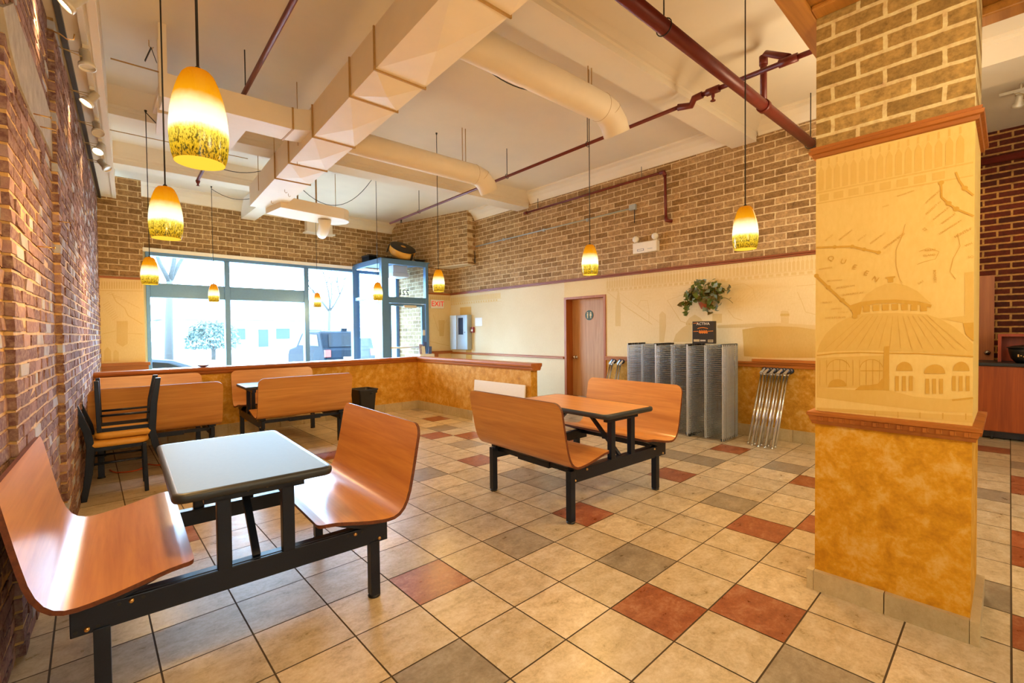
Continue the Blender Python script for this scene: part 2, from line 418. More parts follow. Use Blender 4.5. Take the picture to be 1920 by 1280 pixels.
bmesh.ops.recalc_face_normals(bm, faces=bm.faces[:])
me = bpy.data.meshes.new('wall_left'); bm.to_mesh(me); bm.free()
me.materials.append(M['oldbrick']); me.materials.append(M['mortar'])
WL = struct(bpy.data.objects.new('wall_left', me)); COL.objects.link(WL)
def patch(pts, name):
    m = MB(); P_ = [onl(*p, -.026) for p in pts]; m.prism([p - LN*.04 for p in P_], LN*.04)
    o = m.build(name, 'plaster', WL); struct(o)
patch([(6, 14), (26, 6), (40, 50), (62, 110), (85, 180), (98, 225), (103, 262), (102, 310), (94, 282), (80, 250), (60, 214), (38, 160), (20, 90)], 'plaster_patch')
m = MB(); a = wl(-6.2, 3.405, .03); b = wl(6.7, 3.405, .03); m.bar(a, b, .03, .035); struct(m.build('trim_1', 'blackpl'))

# ---- ceiling, soffit, beams and coves
m = MB(); m.box((-1.2, -4.0, Z_C), (9.2, Y_B+.2, Z_C+.1)); CE = struct(m.build('ceiling', 'ceiling'))
m = MB(); so = [wl(-6.2, 3.42, -.2), wl(6.75, 3.42, -.2), wl(6.75, 3.42, .205), wl(-6.2, 3.42, .205)]; m.prism(so, (0, 0, Z_C-3.42)); struct(m.build('ceiling_soffit', 'ceiling'))
m = MB(); e = [wl(-6.2, 3.41, .17), wl(6.5, 3.41, .17), wl(6.5, 3.41, .215), wl(-6.2, 3.41, .215)]; m.prism(e, (0, 0, .07)); struct(m.build('trim_2', 'ceiling'))
def beam(name, xa, ya, xb, yb, w, zb=3.70):
    d = Vector((xb-xa, yb-ya, 0)).normalized(); n = Vector((-d.y, d.x, 0)); a = Vector((xa, ya, 0)); b = Vector((xb, yb, 0))
    prof = [(0, zb), (w, zb), (w, zb+.06), (w+.012, zb+.075), (w+.012, zb+.10), (w+.05, zb+.15), (w+.09, zb+.19), (w+.15, Z_C), (-.15, Z_C), (-.09, zb+.19), (-.05, zb+.15), (-.012, zb+.10), (-.012, zb+.075), (0, zb+.06)]
    m = MB(); m.prism([a + n*t + Vector((0, 0, z)) for t, z in prof], b-a); return struct(m.build(name, 'ceiling'))
beam('ceiling_beam_1', -.3, 2.42, 6.2, 2.165, .30)
beam('ceiling_beam_2', -.05, 6.46, 6.2, 6.20, .32)
beam('ceiling_beam_3', .05, 8.25, 2.45, 8.15, .30)
beam('ceiling_beam_4', -.4, -1.2, 9.0, -1.45, .30)
def cove(name, a, b, inn, zb=3.76, w=.18):
    m = MB(); a, b, inn = Vector(a), Vector(b), Vector(inn)
    prof = [(0, zb), (.02, zb), (.03, zb+.03), (.07, zb+.09), (.13, zb+.14), (w, zb+.16), (w, Z_C), (0, Z_C)]
    m.prism([a + inn*t + Vector((0, 0, z)) for t, z in prof], b-a); struct(m.build(name, 'ceiling'))
cove('trim_3', (X_R, 2.5, 0), (X_R, 6.15, 0), (-1, 0, 0)); cove('trim_4', (X_R, 6.55, 0), (X_R, 7.95, 0), (-1, 0, 0)); cove('trim_5', (X_R, -1, 0), (X_R, 2.14, 0), (-1, 0, 0))
cove('trim_6', (.1, Y_B, 0), (5.5, Y_B, 0), (0, -1, 0), 3.74)
# boxed drop running from the duct's end to the window wall
m = MB(); m.box((2.22, 8.4, 3.60), (2.46, Y_B, Z_C)); struct(m.build('ceiling_box', 'ceiling'))

# ---- right wall: brick paper, mural paper, sponged dado, door opening
ZT, ZR = 2.235, .89
D0, D1, DZ = 4.449, 5.335, 1.95
def wallbox(name, mat, y0, y1, z0, z1, x0=X_R, x1=X_R+.25, parent=None):
    m = MB(); m.box((x0, y0, z0), (x1, y1, z1)); return struct(m.build(name, mat, parent))
WR = wallbox('wall_right', 'brick_r', .75, 8.79, ZT, Z_C)
WRP = wallbox('wall_right_mural_paper', 'paper', .75, D0, ZR, ZT)
wallbox('wall_right_door_head', 'paper', D0, D1, DZ, ZT)
wallbox('wall_right_pale_paper', 'pale', D1, 8.79, 0, ZT)
wallbox('wall_right_dado', 'sponge', .75, D0, 0, ZR)
m = MB(); m.box((X_R-.03, .75, .884), (X_R, D0-.01, .925)); m.box((X_R-.045, .75, .925), (X_R, D0-.01, .95)); m.box((X_R-.06, .75, .95), (X_R, 2.2, .985))
m.box((X_R-.03, D1+.01, .87), (X_R, 8.79, .90)); m.box((X_R-.02, D1+.01, .90), (X_R, 8.79, .915)); struct(m.build('trim_7', 'trim', bevel=.004))
m = MB(); m.box((X_R-.025, .75, 2.215), (X_R, 8.79, 2.24)); m.box((X_R-.04, .75, 2.24), (X_R, 8.79, 2.262)); struct(m.build('trim_8', 'trim_dark', bevel=.004))
def base(name, a, b, n, h=.145, pitch=.332, th=.012, z0=0.0):
    a, b, n = Vector(a), Vector(b), Vector(n); d = (b-a); L = d.length; d.normalize(); k = max(1, round(L/pitch))
    bm = bmesh.new(); cl = bm.loops.layers.color.new('tint'); mb = MB(); mb.b.free(); mb.b = bm
    for i in range(k):
        p = a + d*(L*i/k + .002); q = a + d*(L*(i+1)/k - .002); c = (random.random(), random.random(), random.random(), 1); n0 = len(bm.faces)
        mb.prism([p, q, q+n*th, p+n*th], (0, 0, h-z0)); bm.faces.ensure_lookup_table()
        for f in bm.faces[n0:]:
            for l in f.loops: l[cl] = c
    bmesh.ops.translate(bm, verts=bm.verts[:], vec=(0, 0, z0))
    return struct(mb.build(name, 'tan_base'))
base('baseboard_right', (X_R, .75, 0), (X_R, D0-.02, 0), (-1, 0, 0)); base('baseboard_right_far', (X_R, D1+.02, 0), (X_R, 8.79, 0), (-1, 0, 0))
# door
m = MB(); m.box((X_R-.012, D0, 0), (X_R+.2, D0+.045, DZ)); m.box((X_R-.012, D1-.05, 0), (X_R+.2, D1, DZ)); m.box((X_R-.012, D0+.045, DZ-.04), (X_R+.2, D1-.05, DZ)); DR = struct(m.build('door_1', 'jamb', bevel=.003))
m = MB(); m.box((X_R+.16, D0+.045, .012), (X_R+.2, D1-.05, DZ-.04)); struct(m.build('door_leaf', 'doorwood', DR))
m = MB(); k = (X_R+.16, D1-.13, .90); m.lathe([(.03, 0), (.03, -.008), (.012, -.012), (.012, -.035), (.026, -.045), (.03, -.06), (.022, -.072), (.004, -.075)], k, 16, True, 'X'); m.build('door_knob', 'chrome', DR)
m = MB(); m.box((X_R+.15, D0+.05, .012), (X_R+.16, D1-.055, .22)); m.build('kick_plate', 'chrome', DR)
sc = (X_R+.158, 4.93-.02, 1.63)
m = MB(); m.lathe([(.001, -.004), (.085, -.004), (.085, 0), (.001, 0)], sc, 28, False, 'X', False)
rs = tag(m.build('restroom_sign', 'green_sign'), 'round dark green restroom sign with two cream figures on the door', 'sign')
for q, dx in (('figure', .035), ('figure', -.035)):
    m = MB(); cx, cy, cz = sc[0]-.006, sc[1]+dx, sc[2]
    m.lathe([(.0005, 0), (.012, 0), (.012, .001), (.0005, .001)], (cx, cy, cz+.045), 12, False, 'X', False)
    sk = .02 if dx < 0 else .012
    m.prism([(cx, cy-.014, cz+.03), (cx, cy+.014, cz+.03), (cx, cy+sk, cz-.012), (cx, cy+.009, cz-.012), (cx, cy+.009, cz-.055), (cx, cy-.009, cz-.055), (cx, cy-.009, cz-.012), (cx, cy-sk, cz-.012)], (.001, 0, 0))
    m.build(q, 'cream_sign', rs)
m = MB(); m.box((sc[0]-.0055, sc[1]-.0015, sc[2]-.06), (sc[0]-.004, sc[1]+.0015, sc[2]+.06)); m.build('divider', 'cream_sign', rs)

# ---- window wall, pilaster, bulkhead
m = MB(); m.box((-.2, Y_B, 2.86), (6.4, Y_B+.25, Z_C)); WB = struct(m.build('wall_back', 'brick_b'))
m = MB(); m.box((.1, Y_B, 0), (.75, Y_B+.25, 2.86)); m.box((.75, Y_B, 0), (4.46, Y_B+.25, .74)); struct(m.build('wall_back_below', 'pale'))
m = MB(); m.box((-.1, 9.1, 2.25), (.645, Y_B, 3.75)); struct(m.build('pillar_brick', 'brick_b'))
m = MB(); m.box((-.1, 9.1, 0), (.645, Y_B, 2.25)); PIL = struct(m.build('pillar_paper', 'paper'))
m = MB(); m.box((-.1, 9.07, 2.215), (.66, 9.1, 2.25)); m.box((-.1, 9.06, .82), (.68, 9.1, .93)); m.box((-.1, 9.04, .90), (.70, 9.1, .95)); struct(m.build('trim_9', 'trim_x', bevel=.004))
m = MB(); m.box((.64, 10.03, 2.80), (4.46, Y_B+.02, 2.865)); struct(m.build('trim_10', 'white'))
m = MB(); m.prism([(5.45, Y_B+.1, 2.83), (5.40, Y_B-.05, 2.83), (5.965, 7.83, 2.83), (X_R+.05, 7.85, 2.83), (X_R+.05, Y_B+.1, 2.83)], (0, 0, Z_C-2.83)); struct(m.build('wall_bulkhead', 'brick_r'))
m = MB(); m.prism([(5.46, Y_B, 2.815), (5.44, Y_B-.05, 2.815), (5.985, 7.85, 2.815), (X_R, 7.87, 2.815), (X_R, Y_B, 2.815)], (0, 0, .015)); struct(m.build('bulkhead_soffit', 'cream'))
m = MB(); m.box((5.55, 8.79, ZT), (X_R+.2, 8.95, 2.82)); struct(m.build('wall_exit_upper', 'brick_b'))
m = MB(); m.box((5.55, 8.79, 0), (X_R+.2, 8.95, ZT)); struct(m.build('wall_exit', 'paper'))
m = MB(); m.box((5.55, 8.765, 2.215), (X_R, 8.79, 2.255)); m.box((5.60, 8.73, .88), (X_R-.01, 8.79, .94)); struct(m.build('trim_11', 'trim_x'))
m = MB(); m.box((5.56, 8.95, 0), (5.7, Y_B+.2, 2.86)); struct(m.build('wall_vestibule', 'brick_r'))

# ---- window frames and glass
def pane(p, x0, z0, x1, z1, y):
    m = MB(); m.box((x0, y-.004, z0), (x1, y+.004, z1)); struct(m.build('pane', 'glass', p))
def bars(name, bs, mat='frame'):
    m = MB()
    for lo, hi in bs: m.box(lo, hi)
    return struct(m.build(name, mat, bevel=.006))
y0, y1 = 10.04, 10.16
W = bars('window_1', [((.745, y0, .72), (.80, y1, 2.80)), ((.80, y0, 2.74), (4.43, y1, 2.80)), ((.80, y0, .72), (4.43, y1, .78)), ((1.905, y0-.01, .78), (1.995, y1, 2.74)), ((3.345, y0-.01, .78), (3.44, y1, 2.74)), ((.80, y0, 2.02), (1.905, y1, 2.27)), ((1.995, y0, 2.02), (3.345, y1, 2.27)), ((4.39, y0-.02, 0), (4.50, y1, 2.86))])
for a in [(.80, .78, 1.905, 2.02), (.80, 2.27, 1.905, 2.74), (1.995, .78, 3.345, 2.02), (1.995, 2.27, 3.345, 2.74), (3.44, .78, 4.39, 2.74)]: pane(W, a[0], a[1], a[2], a[3], 10.1)
W2 = bars('window_2', [((4.44, 8.84, 2.80), (4.50, 10.04, 2.88)), ((4.44, 8.84, 2.09), (4.50, 10.04, 2.16)), ((4.44, 8.84, 0), (4.50, 10.04, .3))])
m = MB(); m.box((4.466, 8.84, .3), (4.474, 10.04, 2.09)); m.box((4.466, 8.84, 2.16), (4.474, 10.04, 2.80)); struct(m.build('pane', 'glass', W2))
W3 = bars('window_3', [((4.44, 8.73, 0), (4.60, 8.84, 2.90)), ((4.60, 8.75, 2.80), (5.55, 8.84, 2.89)), ((4.60, 8.75, 1.99), (5.55, 8.84, 2.12)), ((5.49, 8.74, 0), (5.56, 8.84, 2.89))])
pane(W3, 4.60, 2.12, 5.49, 2.80, 8.80)
D2 = bars('door_2', [((4.61, 8.77, .02), (4.67, 8.82, 1.98)), ((5.40, 8.77, .02), (5.48, 8.82, 1.98)), ((4.67, 8.77, 1.93), (5.40, 8.82, 1.98)), ((4.67, 8.77, .02), (5.40, 8.82, .25))])
pane(D2, 4.67, .25, 5.40, 1.93, 8.795)
m = MB(); m.tube([(4.64, 8.72, 1.05), (5.44, 8.72, 1.05)], .018, 8); m.box((4.63, 8.72, 1.03), (4.66, 8.775, 1.07)); m.box((5.42, 8.72, 1.03), (5.45, 8.775, 1.07)); m.build('push_bar', 'track', D2)
m = MB(); m.box((5.41, 8.755, 1.30), (5.47, 8.77, 1.42)); m.build('door_lock', 'track', D2)
m = MB(); m.box((4.95, 8.74, 1.90), (5.25, 8.77, 1.95)); m.build('door_closer', 'track', D2)
text('221', .17, 'suv', W3, frame_m((4.98, 8.79, 2.22), (-1, 0, 0), (0, 0, 1)), 'street_number', .001)
m = MB(); m.box((4.44, 8.75, 2.88), (5.6, Y_B, 2.91)); struct(m.build('ceiling_vestibule', 'frame'))
# outer door of the entrance, seen through the inner glass
D3 = bars('door_3', [((4.50, 10.06, 0), (4.58, 10.14, 2.8)), ((5.05, 10.06, 0), (5.14, 10.14, 2.8)), ((5.48, 10.06, 0), (5.56, 10.14, 2.8)), ((4.58, 10.06, 2.03), (5.48, 10.14, 2.12)), ((4.58, 10.06, 2.72), (5.48, 10.14, 2.8))])
pane(D3, 4.58, .05, 5.05, 2.03, 10.1); pane(D3, 5.14, .05, 5.48, 2.72, 10.1); pane(D3, 4.58, 2.12, 5.05, 2.72, 10.1)

# ---- half wall with its oak cap
m = MB(); m.box((.03, 7.22, 0), (4.49, 7.34, .88)); m.box((4.34, 4.34, 0), (4.46, 7.22, .88)); HW = struct(m.build('wall_half', 'sponge'))
def cap(name, a, b, n, mat):
    a, b, n = Vector(a), Vector(b), Vector(n)
    prof = [(-.07, .835), (-.075, .85), (-.082, .855), (-.085, .88), (-.10, .885), (-.105, .905), (-.105, .93), (.105, .93), (.105, .905), (.10, .885), (.085, .88), (.082, .855), (.075, .85), (.07, .835)]
    m = MB(); m.prism([a + n*t + Vector((0, 0, z)) for t, z in prof], b-a); struct(m.build(name, mat))
cap('trim_12', (.02, 7.28, 0), (4.51, 7.28, 0), (0, 1, 0), 'trim_x'); cap('trim_13', (4.40, 4.29, 0), (4.40, 7.17, 0), (1, 0, 0), 'trim')
base('baseboard_half', (.05, 7.22, 0), (4.34, 7.22, 0), (0, -1, 0)); base('baseboard_half_side', (4.34, 7.2, 0), (4.34, 4.34, 0), (-1, 0, 0))
base('baseboard_half_end', (4.34, 4.34, 0), (4.46, 4.34, 0), (0, -1, 0))

# ---- pillar
CX0, CX1, CY0, CY1 = 2.77, 3.30, .106, .683
m = MB(); m.box((CX0, CY0, 2.25), (CX1, CY1, 2.95)); struct(m.build('column_brick', 'brick_c'))
m = MB(); m.box((CX0, CY0, .90), (CX1, CY1, 2.25)); CP = struct(m.build('column', 'paper_c'))
m = MB(); m.box((CX0, CY0, .0), (CX1, CY1, .90)); struct(m.build('column_dado', 'sponge_c'))
def ring(name, prof, mat, bev=0):
    m = MB(); loops = []
    for off, z in prof:
        loops.append([m.b.verts.new(p) for p in [(CX0-off, CY0-off, z), (CX1+off, CY0-off, z), (CX1+off, CY1+off, z), (CX0-off, CY1+off, z)]])
    for a, b in zip(loops, loops[1:]):
        for k in range(4): m.b.faces.new([a[k], a[(k+1) % 4], b[(k+1) % 4], b[k]])
    for l in (loops[0], loops[-1]): m.b.faces.new(l)
    return struct(m.build(name, mat, bevel=bev))
ring('trim_14', [(.0, 2.225), (.012, 2.228), (.015, 2.243), (.026, 2.247), (.028, 2.262), (.02, 2.266), (.022, 2.279), (0, 2.282)], 'trim')
ring('trim_15', [(.0, .862), (.012, .864), (.016, .880), (.020, .884), (.026, .907), (.032, .911), (.032, .926), (0, .932)], 'trim')
m = MB()
for i in range(13):
    y = CY1 - .02 - i*.0445
    m.box((CX0-.029, y-.014, .886), (CX0-.018, y, .905)); m.box((CX0-.031, y-.019, .889), (CX0-.018, y-.015, .906))
for i in range(12):
    x = CX0 + .02 + i*.0445
    m.box((x, CY0-.029, .886), (x+.014, CY0-.018, .905))
struct(m.build('trim_16', 'trim'))
for nm, a, b, n in (('baseboard_column', (CX0, CY1, 0), (CX0, CY0, 0), (-1, 0, 0)), ('baseboard_column_side', (CX0-.03, CY0, 0), (CX1, CY0, 0), (0, -1, 0)), ('baseboard_column_back', (CX0-.03, CY1, 0), (CX1, CY1, 0), (0, 1, 0))):
    base(nm, a, b, n, .10, .30, .03)
# oak-panelled header over the pillar
m = MB(); m.box((1.4, -2.0, 2.95), (3.42, .77, Z_C))
HD = struct(m.build('ceiling_header', 'soffit_wood'))
m = MB()
m.box((1.4, .68, 2.925), (3.43, .78, 2.95)); m.box((2.66, -2, 2.925), (2.76, .68, 2.95)); m.box((2.0, .50, 2.93), (2.66, .54, 2.95)); m.box((2.60, -2, 2.93), (2.64, .50, 2.95)); m.box((3.31, -2, 2.90), (3.43, .12, 2.95))
struct(m.build('header_moulding', 'soffit_wood', HD, bevel=.008))

# ---- back room behind the pillar
m = MB(); m.box((8.9, -4, 0), (9.15, 6, Z_C)); struct(m.build('wall_far', 'brick_dark'))
m = MB(); m.box((-1.2, -4.1, 0), (9.2, -4, Z_C)); struct(m.build('wall_front', 'cream'))
m = MB(); m.box((6.44, .74, 0), (9.0, .9, Z_C)); struct(m.build('wall_kitchen', 'cream'))
m = MB(); m.box((6.05, -4, 3.72), (6.6, .74, Z_C)); struct(m.build('ceiling_beam_5', 'ceiling'))
# ================================================================== BOOTHS
PROF = [(.235, .468), (.27, .471), (.315, .466), (.36, .456), (.42, .442), (.48, .429), (.54, .420), (.575, .417), (.605, .419), (.632, .430), (.655, .452), (.674, .487), (.690, .535), (.704, .60), (.718, .67), (.731, .74), (.744, .81), (.752, .852), (.755, .872)]
def shell(par, side, half, label=None):
    P_ = PROF; n = len(P_); L = [0]
    for a, b in zip(P_, P_[1:]): L.append(L[-1]+math.hypot(b[0]-a[0], b[1]-a[1]))
    # finer stations so the corners round off
    st = sorted(set([0, .002, .006, .012, .02, .03, .042] + L + [L[-1]-d for d in (.002, .006, .013, .022, .034, .05, .065)]))
    def at(t):
        for i in range(n-1):
            if t <= L[i+1]+1e-9:
                k = (t-L[i])/(L[i+1]-L[i]); a, b = P_[i], P_[i+1]
                return a[0]+(b[0]-a[0])*k, a[1]+(b[1]-a[1])*k
        return P_[-1]
    def w(t):
        r1, r2, q = .04, .065, half
        if t < r1: q = half - r1 + math.sqrt(max(0, r1*r1-(r1-t)**2))
        if L[-1]-t < r2: q = half - r2 + math.sqrt(max(0, r2*r2-(r2-(L[-1]-t))**2))
        return q
    th = .017; m = MB(); top, bot = [], []; cols = [-1, -.97, -.6, 0, .6, .97, 1]
    for t in st:
        u, z = at(t); u1, z1 = at(min(L[-1], t+.012)); u0, z0 = at(max(0, t-.012)); d = Vector((u1-u0, z1-z0)).normalized(); nn = Vector((d.y, -d.x))
        # nn points down and outwards (away from the sitter)
        ww = w(t)
        top.append([m.b.verts.new((side*u, ww*c, z)) for c in cols]); bot.append([m.b.verts.new((side*(u+nn.x*th), ww*c, z+nn.y*th)) for c in cols])
    def fq(a, b, c, d, mi, sm): f = m.b.faces.new([a, b, c, d]); f.material_index = mi; f.smooth = sm
    for i in range(len(st)-1):
        for k in range(len(cols)-1):
            fq(top[i][k], top[i][k+1], top[i+1][k+1], top[i+1][k], 0, True); fq(bot[i][k], bot[i+1][k], bot[i+1][k+1], bot[i][k+1], 0, True)
        fq(top[i][0], top[i+1][0], bot[i+1][0], bot[i][0], 1, False); fq(top[i][-1], bot[i][-1], bot[i+1][-1], top[i+1][-1], 1, False)
    for k in range(len(cols)-1):
        fq(top[0][k], bot[0][k], bot[0][k+1], top[0][k+1], 1, False); fq(top[-1][k], top[-1][k+1], bot[-1][k+1], bot[-1][k], 1, False)
    o = m.build('bench_seat', ['lam', 'lam_edge'], par)
    o.modifiers.new('split', 'EDGE_SPLIT').split_angle = R(40)
    return o
def rrect(hx, hy, r, n=6):
    pts = []
    for cx, cy, a0 in ((hx-r, hy-r, 0), (-hx+r, hy-r, 90), (-hx+r, -hy+r, 180), (hx-r, -hy+r, 270)):
        for k in range(n+1):
            a = R(a0+90*k/n); pts.append((cx+r*math.cos(a), cy+r*math.sin(a)))
    return pts
def booth(label, cx, cy, rot, top='lam', half=.535, leg_u=(-.515, .53), ty=.55):
    B = thing('booth_table', label, 'booth table', (cx, cy, 0), R(rot), 'four seat booth tables')
    for sd in (-1, 1): shell(B, sd, half)
    ye = .448
    for sy in (-1, 1):
        m = MB(); m.box((-.60, sy*ye-.018, .280), (.60, sy*ye+.018, .372)); m.box((-.60, sy*(ye-.02)-.022, .364), (.60, sy*(ye-.02)+.022, .374)); m.build('end_rail', 'black', B, .003)
        for u in leg_u:
            m = MB(); m.box((u-.024, sy*ye-.024, .012), (u+.024, sy*ye+.024, .372 if abs(u) > .56 else .29))
            lg = m.build('leg', 'black', B, .002)
            m = MB(); m.lathe([(.001, 0), (.03, 0), (.032, .006), (.026, .014), (.001, .014)], (u, sy*ye, 0), 16); m.build('foot_glide', 'blackpl', lg)
        for u in (-.125, .125):
            m = MB(); m.box((u-.026, sy*ye-.02, .368), (u+.026, sy*ye+.02, .672)); m.build('table_post', 'black', B, .003)
        m = MB(); m.box((-.195, sy*ye-.02, .660), (.195, sy*ye+.02, .702)); m.build('table_bracket', 'black', B, .002)
        m = MB(); m.bar((0, sy*(ye-.36), .695), (0, sy*(ye-.02), .372), .03, .022)
        m.build('brace', 'black', B)
    for sd in (-1, 1):
        m = MB(); m.box((sd*.53-.018, -.43, .335), (sd*.53+.018, .43, .368)); m.box((sd*.53-.026, -.20, .325), (sd*.53+.026, .16, .37)); m.build('seat_stretcher', 'black', B, .002)
        for sy in (-1, 1):
            m = MB(); y = sy*ye
            m.prism([(sd*.58, y-.03, .376), (sd*.58, y-.03, .398), (sd*.50, y-.03, .409), (sd*.40, y-.03, .429), (sd*.31, y-.03, .450), (sd*.285, y-.03, .445), (sd*.36, y-.03, .412), (sd*.46, y-.03, .376)], (0, .06, 0)); m.build('seat_bracket', 'black', B)
            for bu, bz in ((.43, .355), (.555, .298)):
                m = MB(); m.lathe([(.001, -.006), (.007, -.006), (.009, 0)] if sy < 0 else [(.009, 0), (.007, .006), (.001, .006)], (sd*bu, y+sy*.018, bz), 10, False, 'Y'); m.build('bolt', 'brass', B)
            if sy < 0:
                for bu, bz in ((.395, .355), (.465, .355), (.525, .298), (.585, .298)):
                    m = MB(); m.lathe([(.001, -.0008), (.006, -.0008), (.006, 0)], (sd*bu, y-.018, bz), 8, False, 'Y', False); m.build('bolt_hole', 'blackpl', B)
    for bu in (-.035, .04):
        m = MB(); m.lathe([(.001, -.006), (.007, -.006), (.009, 0)], (bu, -ye-.02, .688), 10, False, 'Y'); m.build('bolt', 'brass', B)
    m = MB(); o_ = rrect(.283, ty-.025, .03); m.prism([(x, y, .703) for x, y in o_], (0, 0, .0365)); t_ = m.build('table_top', top, B)
    m = MB(); a, b = rrect(.305, ty, .045), rrect(.281, ty-.027, .03); n = len(a)
    prof = [(0, .7035), (.8, .7035), (1.0, .712), (1.06, .722), (1.0, .733), (.8, .7385), (0, .7392)]
    rings = [[m.b.verts.new((b[k][0]+(a[k][0]-b[k][0])*q, b[k][1]+(a[k][1]-b[k][1])*q, z)) for k in range(n)] for q, z in prof]
    for r1, r2 in zip(rings, rings[1:]):
        for k in range(n):
            f = m.b.faces.new([r1[k], r1[(k+1) % n], r2[(k+1) % n], r2[k]]); f.smooth = True
    m.build('edge_band', 'lam_band', t_)
    return B
booth('booth table with glare-pale top and two cherry benches beside the brick wall, nearest the camera', .548, 2.69, -2.5, 'glare_lam')
booth('booth table with cherry wood top standing alone mid floor, in front of the wire shelves', 3.09, 2.515, -2.9, 'lam', leg_u=(-.585, .467))
booth('booth table in the far corner by the brick wall, behind the stacked chairs', .525, 6.38, 88.5, 'lam', .525)
booth('booth table with glare-pale top by the half wall, left of the waste bin', 1.90, 6.32, 88.5, 'glare_lam', .525)

# ================================================================== STACKED CHAIRS
def chair(label, mat):
    """seat front towards +x, origin under the seat centre"""
    C_ = thing('dining_chair', label, 'chair', group='stacked dining chairs')
    for sy in (-1, 1):
        m = MB(); m.bar((.17, sy*.175, 0), (.16, sy*.17, .43), .036, .03, (1, 0, 0)); m.build('front_leg', 'black', C_, .004)
        pts = [(-.235, .19, 0), (-.20, .19, .22), (-.185, .19, .45), (-.205, .19, .58), (-.245, .19, .70), (-.285, .19, .83)]
        m = MB(); a, b = [], []
        for i, (x, y, z) in enumerate(pts):
            w_ = .026 if 0 < i < 5 else .02
            m_ = [m.b.verts.new(p) for p in [(x-w_, sy*y-.014, z), (x+w_, sy*y-.014, z), (x+w_, sy*y+.014, z), (x-w_, sy*y+.014, z)]]
            a.append(m_)
        for p, q in zip(a, a[1:]):
            for k in range(4): m.b.faces.new([p[k], p[(k+1) % 4], q[(k+1) % 4], q[k]])
        m.b.faces.new(a[0][::-1]); m.b.faces.new(a[-1]); m.build('back_post', 'black', C_, .004)
        m = MB(); m.tube([(-.195, sy*.185, .295), (.165, sy*.172, .295)], .010, 8); m.build('stretcher', 'black', C_)
        m = MB(); m.bar((-.185, sy*.175, .415), (.165, sy*.17, .415), .022, .03); m.build('seat_rail', 'black', C_)
    m = MB(); m.bar((.165, -.175, .415), (.165, .175, .415), .022, .03); m.bar((-.18, -.18, .415), (-.18, .18, .415), .022, .03); m.build('seat_rail', 'black', C_)
    for z_ in (.56, .63, .70, .77):
        x_ = {.56: -.20, .63: -.222, .70: -.245, .77: -.266}[z_]
        m = MB(); pts = [(x_ - .025*(1-(k/4.0-1)**2), -.18+.36*k/8, z_) for k in range(9)]
        for p, q in zip(pts, pts[1:]): m.bar(p, q, .014, .032)
        m.build('back_slat', 'black', C_)
    m = MB(); o_ = rrect(.20, .205, .06); k = len(o_)
    rings = [[m.b.verts.new((x*q-.01, y*q, z)) for x, y in o_] for q, z in ((.9, .43), (1.0, .438), (1.02, .455), (1.0, .475), (.92, .487), (.5, .492))]
    for r1, r2 in zip(rings, rings[1:]):
        for i in range(k):
            f = m.b.faces.new([r1[i], r1[(i+1) % k], r2[(i+1) % k], r2[i]]); f.smooth = True
    m.b.faces.new(rings[0][::-1]); m.b.faces.new(rings[-1]); m.build('seat_cushion', 'yellow_vinyl', C_)
    return C_
c1 = chair('black dining chair with yellow seat standing upright under the inverted one by the brick wall', None)
c1.location = (.185, 5.30, 0); c1.rotation_euler = (0, 0, R(-2))
c2 = dup(c1, 'black dining chair turned upside down, resting seat to seat on another chair')
c2.location = (.215, 5.29, .985); c2.rotation_euler = (0, PI, R(-2)); c2.rotation_mode = 'XYZ'

# ================================================================== BIN, BOARD, SMALL FLOOR THINGS
B = thing('waste_bin', 'black plastic waste bin on the floor by the half wall beyond the booth', 'bin', (3.04, 6.62, 0), R(3))
m = MB(); rings = []
for h_, z in ((.105, .0), (.135, .46), (.15, .462), (.152, .505), (.160, .507), (.160, .525), (.148, .525), (.128, .45), (.10, .012)):
    rings.append([m.b.verts.new((x, y, z)) for x, y in rrect(h_, h_*1.1, .03, 4)])
k = len(rings[0])
for r1, r2 in zip(rings, rings[1:]):
    for i in range(k): m.b.faces.new([r1[i], r1[(i+1) % k], r2[(i+1) % k], r2[i]])
m.b.faces.new(rings[0][::-1]); m.b.faces.new(rings[-1]); m.build('bin_body', 'blackpl', B)
m = MB(); m.box((.03, -.182, .45), (.06, -.164, .475)); m.build('rim_clip', 'blackpl', B)
m = MB(); m.prism([(4.255, 5.52, 0), (4.255, 4.42, 0), (4.275, 4.42, 0), (4.275, 5.52, 0)], (.05, 0, .635)); tag(m.build('white_board', 'white'), 'blank white panel leaning against the end of the half wall behind the booth', 'board')
m = MB(); m.lathe([(.001, .933), (.035, .933), (.06, .945), (.075, .957), (.072, .957), (.035, .940), (.001, .938)], (1.117, 7.29, 0), 20); tag(m.build('small_dish', 'lam_edge'), 'small shallow brown dish left on the half wall cap by the window', 'dish')
pts = [(.13, 6.15, .006), (.17, 6.0, .006), (.27, 5.93, .006), (.36, 5.97, .006), (.42, 6.08, .02), (.40, 6.2, .006), (.5, 6.02, .006), (.62, 5.98, .006), (.78, 5.96, .006), (.86, 6.05, .006)]
def smooth(pts, n=6):
    out = []; P_ = [Vector(p) for p in pts]; P_ = [P_[0]]+P_+[P_[-1]]
    for i in range(1, len(P_)-2):
        for k in range(n):
            t = k/n; a, b, c, d = P_[i-1:i+3]
            out.append(.5*((2*b)+(c-a)*t+(2*a-5*b+4*c-d)*t*t+(3*b-a-3*c+d)*t**3))
    return out+[P_[-2]]
m = MB(); m.tube(smooth(pts), .006, 8); tag(m.build('extension_cord', 'orange'), 'orange extension cord lying on the floor tiles behind the stacked chairs', 'cord')

